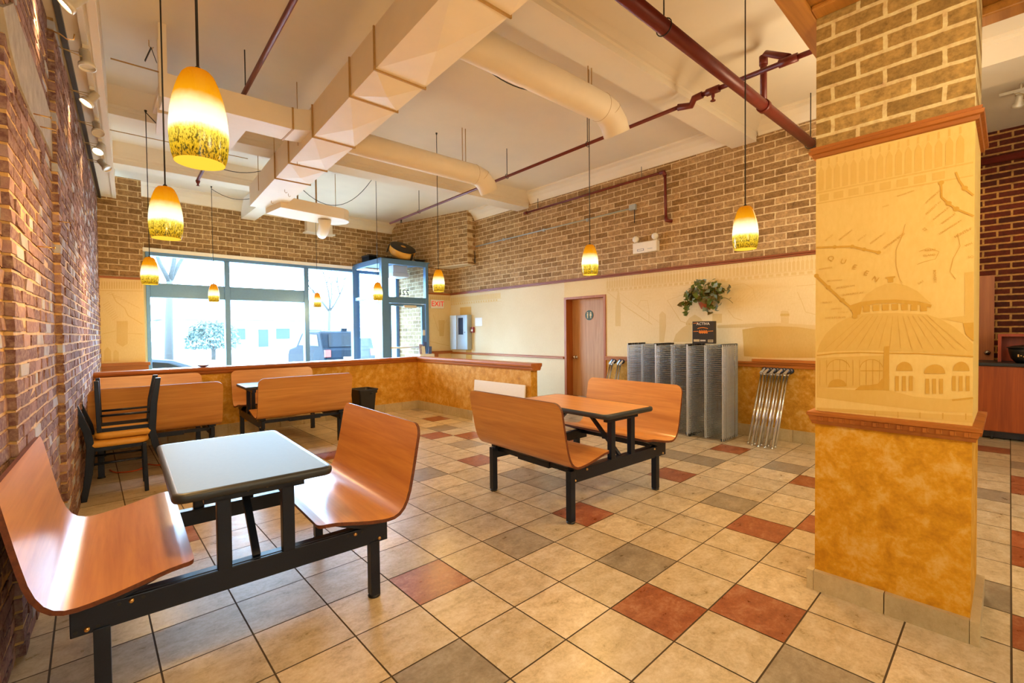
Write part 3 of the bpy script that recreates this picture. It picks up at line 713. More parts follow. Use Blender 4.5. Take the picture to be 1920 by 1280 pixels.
# ================================================================== PENDANT LAMPS
def swag(a, b, sag): 
    a, b = Vector(a), Vector(b); return [a.lerp(b, t/14) - Vector((0, 0, sag*4*(t/14)*(1-t/14))) for t in range(15)]
ZL = 1.893
def lamp(label, x, y, power, zh=Z_C, first=[None]):
    L = thing('pendant_lamp', label, 'lamp', (x, y, ZL), 0, 'amber glass pendant lamps')
    if first[0] is None:
        prof = [(.0675, 0), (.0735, .02), (.0775, .05), (.0795, .085), (.0785, .12), (.075, .155), (.069, .19), (.061, .222), (.052, .25), (.043, .27), (.033, .281), (.02, .285), (.006, .285)]
        m = MB(); m.lathe(prof, (0, 0, 0), 40); a = m.build('glass_shade', 'amber', L)
        m = MB(); inn = [(.0675, 0)]+[(max(.004, r-.005), z) for r, z in prof[1:]]; m.lathe(inn, (0, 0, -.0005), 40); b = m.build('inner_glass', 'amber_in', a)
        m = MB(); m.lathe([(.006, .285), (.010, .284), (.010, .292), (.006, .298), (.003, .30)], (0, 0, 0), 16); c = m.build('lamp_socket', 'cord', L)
        first[0] = (a.data, b.data, c.data)
    else:
        a = bpy.data.objects.new('glass_shade', first[0][0]); COL.objects.link(a); a.parent = L
        b = bpy.data.objects.new('inner_glass', first[0][1]); COL.objects.link(b); b.parent = a
        c = bpy.data.objects.new('lamp_socket', first[0][2]); COL.objects.link(c); c.parent = L
    m = MB(); m.tube([(0, 0, .30), (0, 0, zh-ZL)], .0042, 6); m.build('lamp_cord', 'cord', L)
    m = MB(); m.lathe([(.001, 0), (.012, 0), (.012, -.01), (.004, -.03), (.001, -.03)], (0, 0, zh-ZL), 10); m.build('ceiling_hook', 'cord', L)
    l = bpy.data.lights.new('pendant_bulb', 'POINT'); l.energy = power; l.color = (1, .58, .19); l.shadow_soft_size = .05
    o = bpy.data.objects.new('pendant_bulb', l); COL.objects.link(o); o.location = (x, y, ZL-.06)
    return L
def lswag(L, a, b, sag):
    m = MB(); m.tube([p - Vector(L.location) for p in swag(a, b, sag)], .0045, 6); m.build('swag_cord', 'cord', L)
LPW = 18
l1 = lamp('largest amber pendant lamp, hanging over the near booth beside the brick wall', .269, 1.725, LPW)
l2 = lamp('second largest amber pendant lamp on the left, directly below the big one in view', .33, 3.178, LPW)
l3 = lamp('amber pendant lamp over the corner booth, in front of the window edge', .488, 6.116, LPW, 3.70)
lswag(l3, (.488, 6.116, 3.68), (1.66, 6.5, 3.44), .22)
l4 = lamp('small amber pendant lamp in front of the window transom at the first mullion', 1.50, 8.70, LPW, 3.74)
lswag(l4, (1.50, 8.70, 3.70), (2.16, 8.48, 3.68), .12)
l5 = lamp('smallest amber pendant lamp, in front of the tall window pane', 3.374, 9.384, LPW)
l6 = lamp('amber pendant lamp in front of the entrance glass corner post', 3.461, 6.95, LPW)
lswag(l6, (3.461, 6.95, 3.93), (2.35, 7.0, 3.45), .35)
l7 = lamp('amber pendant lamp hanging left of the red exit sign', 3.381, 5.072, LPW)
lswag(l7, (3.38, 5.07, 3.50), (2.12, 4.97, 3.46), .10)
l8 = lamp('amber pendant lamp hanging in front of the brick paper left of the emergency light', 3.53, 2.72, LPW)
lswag(l8, (3.0, 2.74, 3.46), (2.05, 2.78, 3.50), .12)
l9 = lamp('amber pendant lamp nearest the pillar, in front of the mural wall', 3.248, 1.207, LPW)
lswag(l9, (3.25, 1.22, 3.93), (2.55, 1.18, 3.93), .13)
# ================================================================== AIR DUCT
A = thing('air_duct', 'cream painted sheet metal air duct with round branches under the ceiling', 'duct')
def tr(y): return Vector((1.554 + (y-3.1)*.0523, y, 0))        # left bottom edge of the trunk
ZB, ZTP, DW = 3.25, 3.553, .40
cuts = [.9, 2.06, 3.10, 3.58, 4.55, 5.42, 6.05, 7.62]
for i, (ya, yb) in enumerate(zip(cuts, cuts[1:])):
    m = MB(); a0, a1 = tr(ya+.003), tr(yb-.003); X = Vector((DW, -.01, 0))
    v = [a0, a0+X, a1+X, a1]; lo = [m.b.verts.new(p+Vector((0, 0, ZB))) for p in v]; hi = [m.b.verts.new(p+Vector((0, 0, ZTP))) for p in v]
    c = (a0+a1+X)/2; mid = m.b.verts.new((c.x, c.y, ZB-.042 if i < 6 else ZB-.004))
    for k in range(4):
        m.b.faces.new([lo[k], lo[(k+1) % 4], mid]); m.b.faces.new([lo[k], lo[(k+1) % 4], hi[(k+1) % 4], hi[k]])
    m.b.faces.new(hi); m.build('trunk_section', 'duct', A)
    if i:
        m = MB(); p = tr(ya); q = p+X
        m.bar(p+Vector((-.006, 0, ZB-.006)), q+Vector((.006, 0, ZB-.006)), .014, .012); m.bar(p+Vector((-.006, 0, ZB-.012)), p+Vector((-.006, 0, ZTP)), .014, .012); m.bar(q+Vector((.006, 0, ZB-.012)), q+Vector((.006, 0, ZTP)), .014, .012)
        m.build('seam_joint', 'duct_seam', A)
# left branch with its elbow collar, and the flat ceiling diffuser it feeds
m = MB(); bo = [(1.64, 4.62, 3.33), (1.50, 4.70, 3.33), (.50, 4.76, 3.33), (.50, 5.06, 3.33), (1.49, 5.02, 3.33), (1.66, 4.98, 3.33)]; m.prism(bo, (0, 0, .20)); m.build('branch_duct', 'duct', A)
m = MB(); m.box((1.485, 4.69, 3.325), (1.50, 5.03, 3.535)); m.build('seam_joint', 'duct_seam', A)
m = MB(); m.prism([(.52, 5.42, 3.44), (1.23, 5.30, 3.44), (1.22, 6.02, 3.44), (.56, 6.04, 3.44)], (0, 0, .05)); m.build('flat_diffuser', 'duct', A)
m = MB(); m.box((.50, 4.85, 3.49), (.80, 5.6, 3.56)); m.build('branch_duct', 'duct', A)
for x, y, z0 in ((.505, 4.80, 3.34), (.525, 5.08, 3.34)):
    m = MB(); m.box((x-.028, y-.003, z0), (x+.028, y+.003, Z_C)); m.build('hanger_strap', 'duct', A)
m = MB(); m.tube([(.18, 4.95, 3.60), (.60, 4.93, 3.60)], .006, 6); m.build('threaded_rod', 'duct_seam', A); m = MB(); m.tube([(.22, 6.9, 3.68), (1.6, 6.85, 3.68)], .005, 6); m.build('threaded_rod', 'duct_seam', A)
def round_duct(y, x1, drop):
    r = .124; c = []
    for x in (1.95, x1-.12): c.append((Vector((x, y-.03*(x-1.95), 3.40)), 0))
    c.append((c[1][0]+Vector((.11, -.004, -.02)), 28)); c.append((c[2][0]+Vector((.09, -.004, -.075)), 52)); c.append((c[3][0]+Vector((.05, 0, -.085)), 60))
    m = MB(); rings = []
    for p, ang in c:
        a = R(ang); d = Vector((math.cos(a), 0, -math.sin(a))); u = Vector((math.sin(a), 0, math.cos(a))); w = Vector((0, 1, 0))
        rings.append([m.b.verts.new(p + (w*math.cos(2*PI*k/36) + u*math.sin(2*PI*k/36))*r) for k in range(36)])
    for r1, r2 in zip(rings, rings[1:]):
        for k in range(36):
            f = m.b.faces.new([r1[k], r1[(k+1) % 36], r2[(k+1) % 36], r2[k]]); f.smooth = True
    o = m.build('round_duct', 'duct', A); sd = o.modifiers.new('th', 'SOLIDIFY'); sd.thickness = .004
    for q in (c[1], c[2]):
        a = R(q[1] + (10 if q[1] else 0)); d = Vector((math.cos(a), 0, -math.sin(a)))
        m = MB(); n = 36; u = Vector((math.sin(a), 0, math.cos(a))); w = Vector((0, 1, 0))
        pts = [q[0] + (w*math.cos(2*PI*k/n)+u*math.sin(2*PI*k/n))*(r+.0005) for k in range(n+1)]
        m.tube(pts, .0018, 5); m.build('seam_joint', 'duct_seam', o)
    for x in (x1-.28,):
        for dy in (-.02, .03):
            m = MB(); m.tube([(x+dy, y-.05, 3.52), (x+dy, y-.05, Z_C)], .005, 6); m.build('threaded_rod', 'duct_seam', A)
round_duct(2.60, 3.60, 1); round_duct(4.78, 3.84, 1)
# far branch with the rounded end, its spout and the boxed grille on the window wall
m = MB(); o_ = [(2.06, 7.08), (2.55, 7.13), (2.85, 7.16)] + [(2.93+.26*math.cos(R(a)), 7.43+.27*math.sin(R(a))) for a in (-70, -45, -20, 10, 40, 65, 88)] + [(2.5, 7.68), (2.0, 7.60)]
m.prism([(x, y, 3.17) for x, y in o_], (0, 0, .17)); m.build('branch_duct', 'duct', A)
m = MB(); m.tube([(2.80, 7.40, 3.18), (2.81, 7.42, 3.10), (2.86, 7.62, 3.03), (2.9, 7.8, 3.02)], [.10, .09, .085, .08], 20); m.build('round_duct', 'duct', A)
for x, y in ((2.38, 7.35), (2.62, 7.25), (3.0, 7.45)):
    m = MB(); m.tube([(x, y, 3.34), (x, y, Z_C)], .012 if x < 2.9 else .005, 6); m.build('threaded_rod', 'duct_seam', A)
for y in (6.0, 5.0, 6.9):
    m = MB(); p = tr(y); m.tube([(p.x-.02, y, 3.3), (p.x-.02, y, Z_C)], .004, 6); m.build('threaded_rod', 'duct_seam', A)
for y, dx in ((6.45, .2), (6.6, .28), (5.3, .05), (7.1, .18)):
    p = tr(y); m = MB(); m.tube([(p.x+dx, y, ZB), (p.x+dx, y, ZB-.03), (p.x+dx+.015, y, ZB-.045), (p.x+dx+.03, y, ZB-.03)], .003, 6); m.build('small_hook', 'duct_seam', A)
V = thing('wall_grille_box', 'cream boxed vent on the brick paper high above the tall window pane', 'vent')
m = MB(); m.box((3.40, 9.95, 3.50), (3.93, Y_B, 3.80)); m.build('vent_box', 'duct', V)
m = MB(); m.box((3.36, 9.90, 3.475), (3.97, Y_B, 3.50)); m.build('vent_lip', 'white', V)

# ================================================================== PIPES
SP = thing('sprinkler_piping', 'maroon fire sprinkler piping running under the ceiling towards the window wall', 'pipe')
def part(name, mat, par, pts, r, n=12):
    m = MB(); m.tube(pts, r, n); return m.build(name, mat, par)
zp = 3.56
part('branch_pipe', 'maroon', SP, [(4.34, 2.22, zp), (4.42, 5.1, zp), (4.50, 8.45, zp)], .019)
part('branch_pipe', 'maroon', SP, [(4.32, -1.5, zp+.03), (4.34, 2.02, zp+.03)], .021)
part('pipe_elbow', 'maroon', SP, [(4.34, 2.0, zp+.03), (4.34, 2.08, zp+.025), (4.38, 2.13, zp-.01), (4.34, 2.25, zp)], .032)
part('pipe_tee', 'maroon', SP, [(4.34, 1.84, zp+.03), (4.34, 1.96, zp+.03)], .033)
part('pipe_coupling', 'maroon', SP, [(4.335, 1.20, zp+.03), (4.335, 1.34, zp+.03)], .034)
part('main_pipe', 'maroon', SP, [(2.2, 1.62, 3.40), (X_R-.002, 1.498, 3.40)], .048, 20)
part('riser_pipe', 'maroon', SP, [(4.59, 1.547, 3.42), (4.59, 1.547, 3.80), (4.585, 1.54, 3.84), (4.56, 1.51, 3.845), (4.34, 1.27, 3.62)], .028, 14)
part('pipe_clamp', 'maroon', SP, [(4.57, 1.548, 3.40), (4.63, 1.546, 3.40)], .058, 18)
part('pipe_elbow', 'maroon', SP, [(4.59, 1.547, 3.77), (4.59, 1.547, 3.85)], .036, 14)
for x, y, z in ((4.34, 1.9, zp), (4.495, 8.0, zp)):
    m = MB(); m.lathe([(.016, 0), (.016, -.03), (.010, -.035), (.010, -.06), (.024, -.062), (.024, -.066), (.001, -.066)], (x, y, z), 12); m.build('sprinkler_head', 'maroon' if y < 3 else 'cord', SP)
for x, y in ((4.38, 3.4), (4.41, 4.85), (4.47, 7.3), (2.9, 1.60), (5.9, 1.507)):
    r_ = .03 if x < 4.6 and x > 3 else .056; zc = zp if r_ < .05 else 3.40
    m = MB(); m.tube([(x, y, zc+r_), (x, y, Z_C)], .005, 6); m.tube([(x + (r_*math.cos(a) if r_ < .05 else 0), y + (0 if r_ < .05 else r_*math.cos(a)), zc+r_*math.sin(a)) for a in [2*PI*k/16 for k in range(17)]], .004, 5); m.build('pipe_hanger', 'cord', SP)
W_ = thing('wall_pipe', 'maroon pipe along the right brick paper with a downturned end', 'pipe')
part('pipe_run', 'maroon', W_, [(X_R-.06, 6.20, 3.60), (X_R-.06, 3.42, 3.63)], .018)
part('pipe_drop', 'maroon', W_, [(X_R-.06, 3.37, 3.61), (X_R-.06, 3.36, 2.95)], .02)
part('pipe_elbow', 'maroon', W_, [(X_R-.06, 3.45, 3.63), (X_R-.06, 3.39, 3.63), (X_R-.06, 3.37, 3.57)], .03)
part('pipe_elbow', 'maroon', W_, [(X_R-.06, 3.36, 2.98), (X_R-.06, 3.35, 2.93), (X_R, 3.30, 2.92)], .028)
part('pipe_cap', 'maroon', W_, [(X_R-.06, 6.18, 3.60), (X_R-.06, 6.26, 3.60)], .028)
for y in (5.9, 3.75):
    m = MB(); m.tube([(X_R-.06, y, 3.62), (X_R-.06, y, 3.8)], .005, 6); m.build('pipe_hanger', 'cord', W_)
L_ = thing('ceiling_pipe', 'thin maroon pipe under the ceiling left of the duct ending in a sprinkler head', 'pipe')
part('pipe_run', 'maroon', L_, [(.92, -1.5, 3.58), (1.05, 3.1, 3.58), (1.20, 7.9, 3.58)], .02)
m = MB(); m.lathe([(.02, .0), (.03, -.02), (.02, -.05), (.012, -.055), (.012, -.08), (.024, -.085), (.001, -.09)], (1.20, 7.9, 3.58), 12); m.build('sprinkler_head', 'maroon', L_)
for y in (4.75, 7.3):
    m = MB(); m.tube([(1.08+(y-4)*.03, y, 3.6), (1.08+(y-4)*.03, y, Z_C)], .005, 6); m.build('pipe_hanger', 'cord', L_)
K = thing('conduit_run', 'thin grey electrical conduit along the right brick paper', 'conduit')
part('conduit_tube', 'grey_box', K, [(X_R-.02, 7.80, 3.20), (X_R-.02, 3.95, 3.23)], .011, 8)
part('conduit_tube', 'black', K, [(X_R-.02, 7.86, 3.2), (X_R-.02, 7.84, 2.85)], .011, 8)
part('conduit_tube', 'black', K, [(X_R-.02, 3.90, 3.22), (X_R-.02, 3.90, 3.0)], .006, 8)
m = MB(); m.box((X_R-.045, 3.87, 3.20), (X_R-.002, 3.98, 3.28)); m.build('junction_box', 'grey_box', K)
for y in (4.8, 5.8, 6.9):
    m = MB(); m.box((X_R-.034, y-.02, 3.19), (X_R-.002, y+.02, 3.235)); m.build('conduit_clip', 'grey_box', K)

# ================================================================== TRACK LIGHT (left) AND SPOT (right)
TK = thing('track_light', 'white track light with six spot heads along the soffit by the brick wall', 'track light')
def sp(y, o=.135, z=3.42): return wl((y-LP.y)/math.cos(LA), z, o)
m = MB(); m.bar(sp(1.0)+Vector((0, 0, -.012)), sp(7.3)+Vector((0, 0, -.012)), .034, .024); m.build('track_rail', 'track', TK)
def spot(par, p, aim, on, bail=True):
    p = Vector(p); d = Vector(aim).normalized()
    m = MB(); m.box((p.x-.016, p.y-.04, p.z-.05), (p.x+.016, p.y+.04, p.z-.02)); m.tube([p+Vector((0, 0, -.05)), p+Vector((0, 0, -.085))], .01, 8)
    h = m.build('spot_head', 'track', par)
    c = p+Vector((0, 0, -.10)); u = d.orthogonal().normalized(); v = d.cross(u)
    def rg(t, r, n=20): return [c + d*t + (u*math.cos(2*PI*k/n)+v*math.sin(2*PI*k/n))*r for k in range(n)]
    m = MB(); rings = [[m.b.verts.new(q) for q in rg(t, r)] for t, r in ((-.055, .02), (-.05, .03), (.035, .032), (.045, .046), (.075, .05), (.075, .044), (.06, .04))]
    for r1, r2 in zip(rings, rings[1:]):
        for k in range(20): f = m.b.faces.new([r1[k], r1[(k+1) % 20], r2[(k+1) % 20], r2[k]]); f.smooth = True
    m.b.faces.new(rings[0][::-1]); b = m.build('lamp_can', 'track', h)
    m = MB(); m.b.faces.new([m.b.verts.new(q) for q in rg(.062, .041)]); m.build('bulb_face', 'bulb_on' if on else 'bulb_off', h)
    if bail:
        w = Vector((-1, .05, 0)); m = MB(); m.tube([c+w*.02+Vector((0, .03, .04)), c+w*.12+Vector((0, .03, .035)), c+w*.135+Vector((0, 0, .03)), c+w*.12+Vector((0, -.03, .01)), c+w*.02+Vector((0, -.03, -.01))], .003, 6); m.build('wire_bail', 'wire_pale', h)
    if on:
        l = bpy.data.lights.new('spot_beam', 'SPOT'); l.energy = 18; l.color = (1, .62, .26); l.spot_size = R(62); l.spot_blend = .6; l.shadow_soft_size = .03
        o = bpy.data.objects.new('spot_beam', l); COL.objects.link(o); o.location = c + d*.09; o.rotation_euler = d.to_track_quat('-Z', 'Y').to_euler()
for y, aim, on in ((3.72, (-.7, .1, -.75), True), (4.45, (.1, -.15, -1), False), (5.15, (-.5, -.1, -.8), True), (5.85, (.1, -.4, -.8), False), (6.45, (-.2, -.35, -.6), True), (7.05, (.45, -.25, -.6), False)):
    spot(TK, sp(y), aim, on)
T2 = thing('track_spot', 'white lit spotlight under the dark ceiling right of the pillar', 'spotlight')
m = MB(); m.box((7.35, -1.0, 3.86), (7.40, .10, 3.89)); m.tube([(7.37, -.06, 3.88), (7.37, -.06, Z_C)], .01, 6); m.build('track_rail', 'track', T2)
spot(T2, (7.37, -.05, 3.88), (.6, .15, -.6), True)
# little things on the brick wall and ceiling
m = MB(); p = onl(96, 56); m.tube([p-LN*.02, p+LN*.04+Vector((0, 0, -.01)), p+LN*.07+Vector((0, 0, -.03)), p+LN*.10+Vector((0, 0, -.02)), p+LN*.105+Vector((0, 0, .015))], .004, 6); tag(m.build('wall_hook', 'brass'), 'bent wire hook in the brick wall just under the soffit', 'hook')
for q, (u, v) in enumerate(((68, 214), (80, 238), (75, 462), (112, 415))):
    p = onl(u, v); m = MB(); m.tube([p-LN*.01, p+LN*.05+LD*.01], .0035, 6); m.tube([p+LN*.05+LD*.01, p+LN*.053+LD*.0105], .008, 8)
    tag(m.build('wall_nail', 'brass'), ['long nail in the grey plaster patch on the brick wall, the upper one', 'long nail in the grey plaster patch on the brick wall, the lower one', 'nail in the brick wall below the plaster patch', 'nail in the far stretch of brick wall beyond the plaster patch'][q], 'nail')
m = MB(); p = Vector((.446, 5.148, Z_C)); m.tube([p, p+Vector((0, 0, -.05)), p+Vector((.02, 0, -.07)), p+Vector((.03, 0, -.05))], .004, 6); hk = tag(m.build('ceiling_hook', 'brass'), 'small brass hook in the ceiling with a knotted black ribbon', 'hook')
m = MB(); m.bar(p+Vector((.015, 0, -.06)), p+Vector((-.03, .01, -.19)), .022, .005); m.bar(p+Vector((.015, 0, -.06)), p+Vector((.05, -.01, -.18)), .024, .005); m.build('ribbon', 'cord', hk)

# ================================================================== ITEMS ON THE RIGHT WALL AND NEAR THE EXIT
E_ = thing('exit_sign', 'white lit exit sign with red letters on the wall by the entrance', 'exit sign', (5.79, 8.79, 2.0))
m = MB(); m.box((-.165, -.06, -.095), (.165, 0, .095)); m.build('sign_case', 'white', E_, .008)
text('EXIT', .165, 'exit', E_, frame_m((0, -.062, 0), (1, 0, 0), (0, 0, 1)), 'sign_letters', .001)
EM = thing('wall_mounted_emergency_light', 'white twin-head emergency light unit on the brick paper', 'emergency light', (X_R, 3.69, 2.60))
m = MB(); m.box((-.09, -.20, -.085), (0, .20, .075)); m.build('light_case', 'white', EM, .01)
for y, a in ((.15, .3), (-.17, -.2)):
    m = MB(); m.lathe([(.001, -.055), (.045, -.052), (.05, -.03), (.04, 0), (.02, .03), (.001, .035)], (-.05, y, .13), 16, False, 'X'); m.tube([(-.045, y, .07), (-.045, y, .10)], .012, 8); m.build('lamp_head', 'white', EM)
m = MB(); m.box((-.0915, .01, -.055), (-.09, .12, -.025)); m.build('case_label', 'blue_print', EM)
m = MB(); m.box((-.092, .018, -.05), (-.0913, .112, -.03)); m.build('label_inset', 'white', EM)
m = MB(); m.box((-.0915, -.13, -.04), (-.09, -.05, -.032)); m.build('case_print', 'grey_box', EM)
PN = thing('electrical_panel', 'grey electrical panel box with its narrow door ajar on the wall past the half wall', 'electrical panel', (X_R, 8.2, 1.36))
m = MB(); m.box((-.13, -.20, -.38), (0, .18, .38)); m.build('panel_box', 'grey_box', PN, .006)
m = MB(); m.prism([(-.13, .18, -.38), (-.145, .18, -.38), (-.19, .36, -.38), (-.175, .36, -.38)], (0, 0, .76)); dr = m.build('panel_door', 'grey_box', PN, .003)
m = MB(); m.box((-.134, -.05, -.05), (-.13, .12, .32)); m.build('panel_opening', 'black', PN)
m = MB(); m.lathe([(.012, 0), (.012, -.01), (.001, -.01)], (-.13, -.12, 0), 10, False, 'X'); m.build('panel_lock', 'chrome', PN)
m = MB(); m.box((X_R-.006, 8.02, 1.74), (X_R, 8.42, 1.92)); m.box((X_R-.006, 8.02, .72), (X_R, 8.22, .98)); struct(m.build('wall_bare_patch', 'ink2'))
m = MB(); m.box((X_R-.05, 7.90, 1.35), (X_R, 7.98, 1.47)); fa = tag(m.build('fire_alarm', 'redplastic', bevel=.005), 'small dark red fire alarm pull box beside the electrical panel', 'alarm')
m = MB(); m.box((X_R-.054, 7.91, 1.38), (X_R-.05, 7.97, 1.42)); m.build('pull_bar', 'white', fa)
m = MB(); m.box((X_R-.003, 7.64, 1.49), (X_R-.001, 7.88, 1.67)); tag(m.build('paper_notice', 'white'), 'white paper notice pinned to the wall right of the electrical panel', 'notice')
# fern of ivy in a wall pot
PL = thing('wall_planter', 'terracotta wall pot of trailing ivy above the wire shelves', 'plant', (X_R, 2.80, 1.72))
m = MB(); pr = [(.03, -.08), (.06, -.078), (.085, -.02), (.10, .04), (.108, .06), (.10, .065), (.001, .05)]
ca = [-90+180*k/14 for k in range(15)]
rings = [[m.b.verts.new((-r*math.cos(R(a)), r*1.15*math.sin(R(a)), z)) for a in ca] for r, z in pr]
for r1, r2 in zip(rings, rings[1:]):
    for k in range(14): f = m.b.faces.new([r1[k], r1[k+1], r2[k+1], r2[k]]); f.smooth = True
m.b.faces.new(rings[0]); m.build('pot', 'terracotta', PL)
rnd = random.Random(5)
def leafs(m, n, cen, spread, size, droop=0):
    for _ in range(n):
        c = Vector((cen[0]+rnd.gauss(0, spread[0]), cen[1]+rnd.gauss(0, spread[1]), cen[2]+rnd.gauss(0, spread[2]))); c.x = min(c.x, -.012)
        a = Vector((rnd.uniform(-1, -.1), rnd.uniform(-1, 1), rnd.uniform(-1, .5))).normalized(); n_ = Vector((rnd.uniform(-1, -.3), rnd.uniform(-.6, .6), rnd.uniform(-.2, .9))).normalized(); b = a.cross(n_).normalized(); s_ = size*rnd.uniform(.7, 1.25); n_ = a.cross(b)
        pts = [(0, 0), (.35, .42), (.2, .75), (.62, .55), (1.05, .0), (.62, -.55), (.2, -.75), (.35, -.42)]
        vs = [m.b.verts.new(min_x(c + a*(u*s_) + b*(v*s_*.75) + n_*(-.12*s_*abs(v)))) for u, v in pts]; ct = m.b.verts.new(min_x(c + a*(.45*s_) + n_*(.05*s_)))
        mi = rnd.choice((0, 0, 0, 1, 2, 2))
        for i in range(len(vs)):
            f = m.b.faces.new([vs[i], vs[(i+1) % len(vs)], ct]); f.material_index = mi
def min_x(p): p.x = min(p.x, -.004); return p
m = MB()
for cen, sp_, n in (((-.10, .0, .16), (.05, .14, .05), 60), ((-.10, .16, .12), (.04, .06, .06), 30), ((-.10, -.16, .12), (.04, .06, .06), 30), ((-.13, .20, -.04), (.02, .03, .06), 13), ((-.11, -.13, -.05), (.03, .05, .05), 20), ((-.12, 0, .27), (.04, .05, .03), 12), ((-.14, .0, .07), (.03, .10, .03), 16)):
    leafs(m, n, cen, sp_, .075)
fo = m.build('ivy_leaves', ['leaf', 'leaf2', 'leaf3'], PL, fix=False); fo['kind'] = 'stuff'
m = MB()
for pts in ([(-.08, .05, .05), (-.13, .17, .08), (-.14, .21, -.02), (-.13, .20, -.14)], [(-.08, -.05, .05), (-.12, -.14, .06), (-.12, -.15, -.08)], [(-.05, -.1, .06), (-.06, -.28, .05), (-.03, -.36, -.02)]): m.tube(smooth(pts, 4), .003, 5)
m.build('ivy_stems', 'leaf3', PL)
# ================================================================== WIRE SHELF PANELS, POSTS AND THE BOX ON TOP
def shelf_proto():
    H_, Wd = 1.175, .435
    m = MB(); n = 46
    for k in range(n):
        z = .02 + (H_-.04)*k/(n-1); m.bar((0, -Wd/2, z), (0, Wd/2, z), .0042, .0042)
    deck = m.build('wire_deck', 'zinc', None)
    m = MB()
    for y in (-.008, .008): m.bar((-.006, y, .01), (-.006, y, H_-.01), .008, .008)
    for k in range(24):
        z = .02+(H_-.05)*k/23; m.bar((-.004, 0, z), (-.022, 0, z+.02), .004, .004)
    m.bar((-.022, 0, .02), (-.022, 0, H_-.02), .0055, .0055)
    rod = m.build('centre_truss', 'zinc2', None)
    m = MB()
    for x in (0, -.03): m.bar((x, 0, .005), (x, 0, H_-.005), .009, .009)
    nz = 30
    for k in range(nz):
        z = .02+(H_-.04)*k/nz; m.bar((0 if k % 2 else -.03, 0, z), (-.03 if k % 2 else 0, 0, z+(H_-.04)/nz), .0045, .0045)
    tr_ = m.build('side_truss', 'zinc2', None)
    m = MB(); m.lathe([(.010, -.014), (.0155, -.012), (.0155, .014), (.010, .016), (.010, -.014)], (0, 0, 0), 12, False, 'Z'); sl = m.build('corner_sleeve', 'blackpl', None)
    ds = [o.data for o in (deck, tr_, sl, rod)]
    for o in (deck, tr_, sl, rod): bpy.data.objects.remove(o)
    return ds, H_, Wd
SD, SHH, SHW = shelf_proto()
def link(name, data, par, loc, rot=(0, 0, 0)):
    o = bpy.data.objects.new(name, data); COL.objects.link(o); o.parent = par; o.location = loc; o.rotation_euler = rot; return o
NTH = ['frontmost', 'second', 'third', 'fourth', 'fifth', 'sixth', 'seventh', 'eighth', 'hindmost']
rnd = random.Random(11)
for si, (yc, xf, nm) in enumerate(((3.49, 5.70, 'left'), (3.02, 5.66, 'middle'), (2.55, 5.62, 'right'))):
    for k in range(9):
        x = xf + k*.052; y = yc + rnd.uniform(-.006, .006)
        p = thing('wire_shelf', f'chrome wire shelf stood on end, {NTH[k]} of the {nm} stack', 'shelf', (x, y, .003), R(rnd.uniform(-.6, .6)), 'chrome wire shelves stood on end')
        link('wire_deck', SD[0], p, (0, 0, 0)); link('centre_truss', SD[3], p, (0, 0, 0)); link('side_truss', SD[1], p, (0, -SHW/2, 0)); link('side_truss', SD[1], p, (0, SHW/2, 0))
        for sy in (-1, 1):
            for z in (.015, SHH-.013): link('corner_sleeve', SD[2], p, (-.012, sy*(SHW/2-.012), z))
BX = thing('black_box', 'small black cardboard box with white and orange print on top of the wire shelves', 'box', (5.80, 2.655, SHH+.006), R(4))
m = MB(); m.box((-.04, -.135, 0), (.04, .135, .285)); m.build('carton', 'dark_print', BX)
m = MB(); m.box((-.04, .1355, 0), (.04, .137, .285)); m.build('carton_side', 'grey_box', BX)
fm = lambda y, z: frame_m((-.0415, y, z), (0, -1, 0), (0, 0, 1))
text('ACTIVA', .047, 'white', BX, fm(0, .252), 'box_title', .0004)
m = MB()
def stroke(m, pts, w, x=-.0415):
    for (a, b), (c, d) in zip(pts, pts[1:]):
        L = math.hypot(c-a, d-b) or 1; nx, nz = -(d-b)/L*w/2, (c-a)/L*w/2
        m.quad([(x, a+nx, b+nz), (x, c+nx, d+nz), (x, c-nx, d-nz), (x, a-nx, b-nz)])
stroke(m, [(.125, .155), (.06, .158)], .007); stroke(m, [(-.06, .158), (-.125, .160)], .007); stroke(m, [(.07, .192), (.04, .202), (0, .205), (-.05, .196), (-.06, .19)], .008)
for x0 in (.045, .018, -.01, -.036): stroke(m, [(x0, .175), (x0-.012, .13), (x0+.008, .15), (x0-.014, .165), (x0-.02, .132)], .008)
stroke(m, [(.125, .262), (.06, .266)], .006)
m.build('orange_print', 'orange_print', BX)
m = MB(); stroke(m, [(.12, .04), (.045, .04)], .03); stroke(m, [(-.06, .035), (-.125, .035)], .034); m.build('pale_print', 'tan_base', BX)
m = MB(); [stroke(m, [(.03-.014*i, .05), (.03-.014*i, .03)], .008) for i in range(5)]; m.build('white_print', 'white', BX)
m = MB(); [stroke(m, [(-.066-.008*i, .05), (-.066-.008*i, .022)], .0035, -.0418) for i in range(7)]; m.build('bar_marks', 'dark_print', BX)

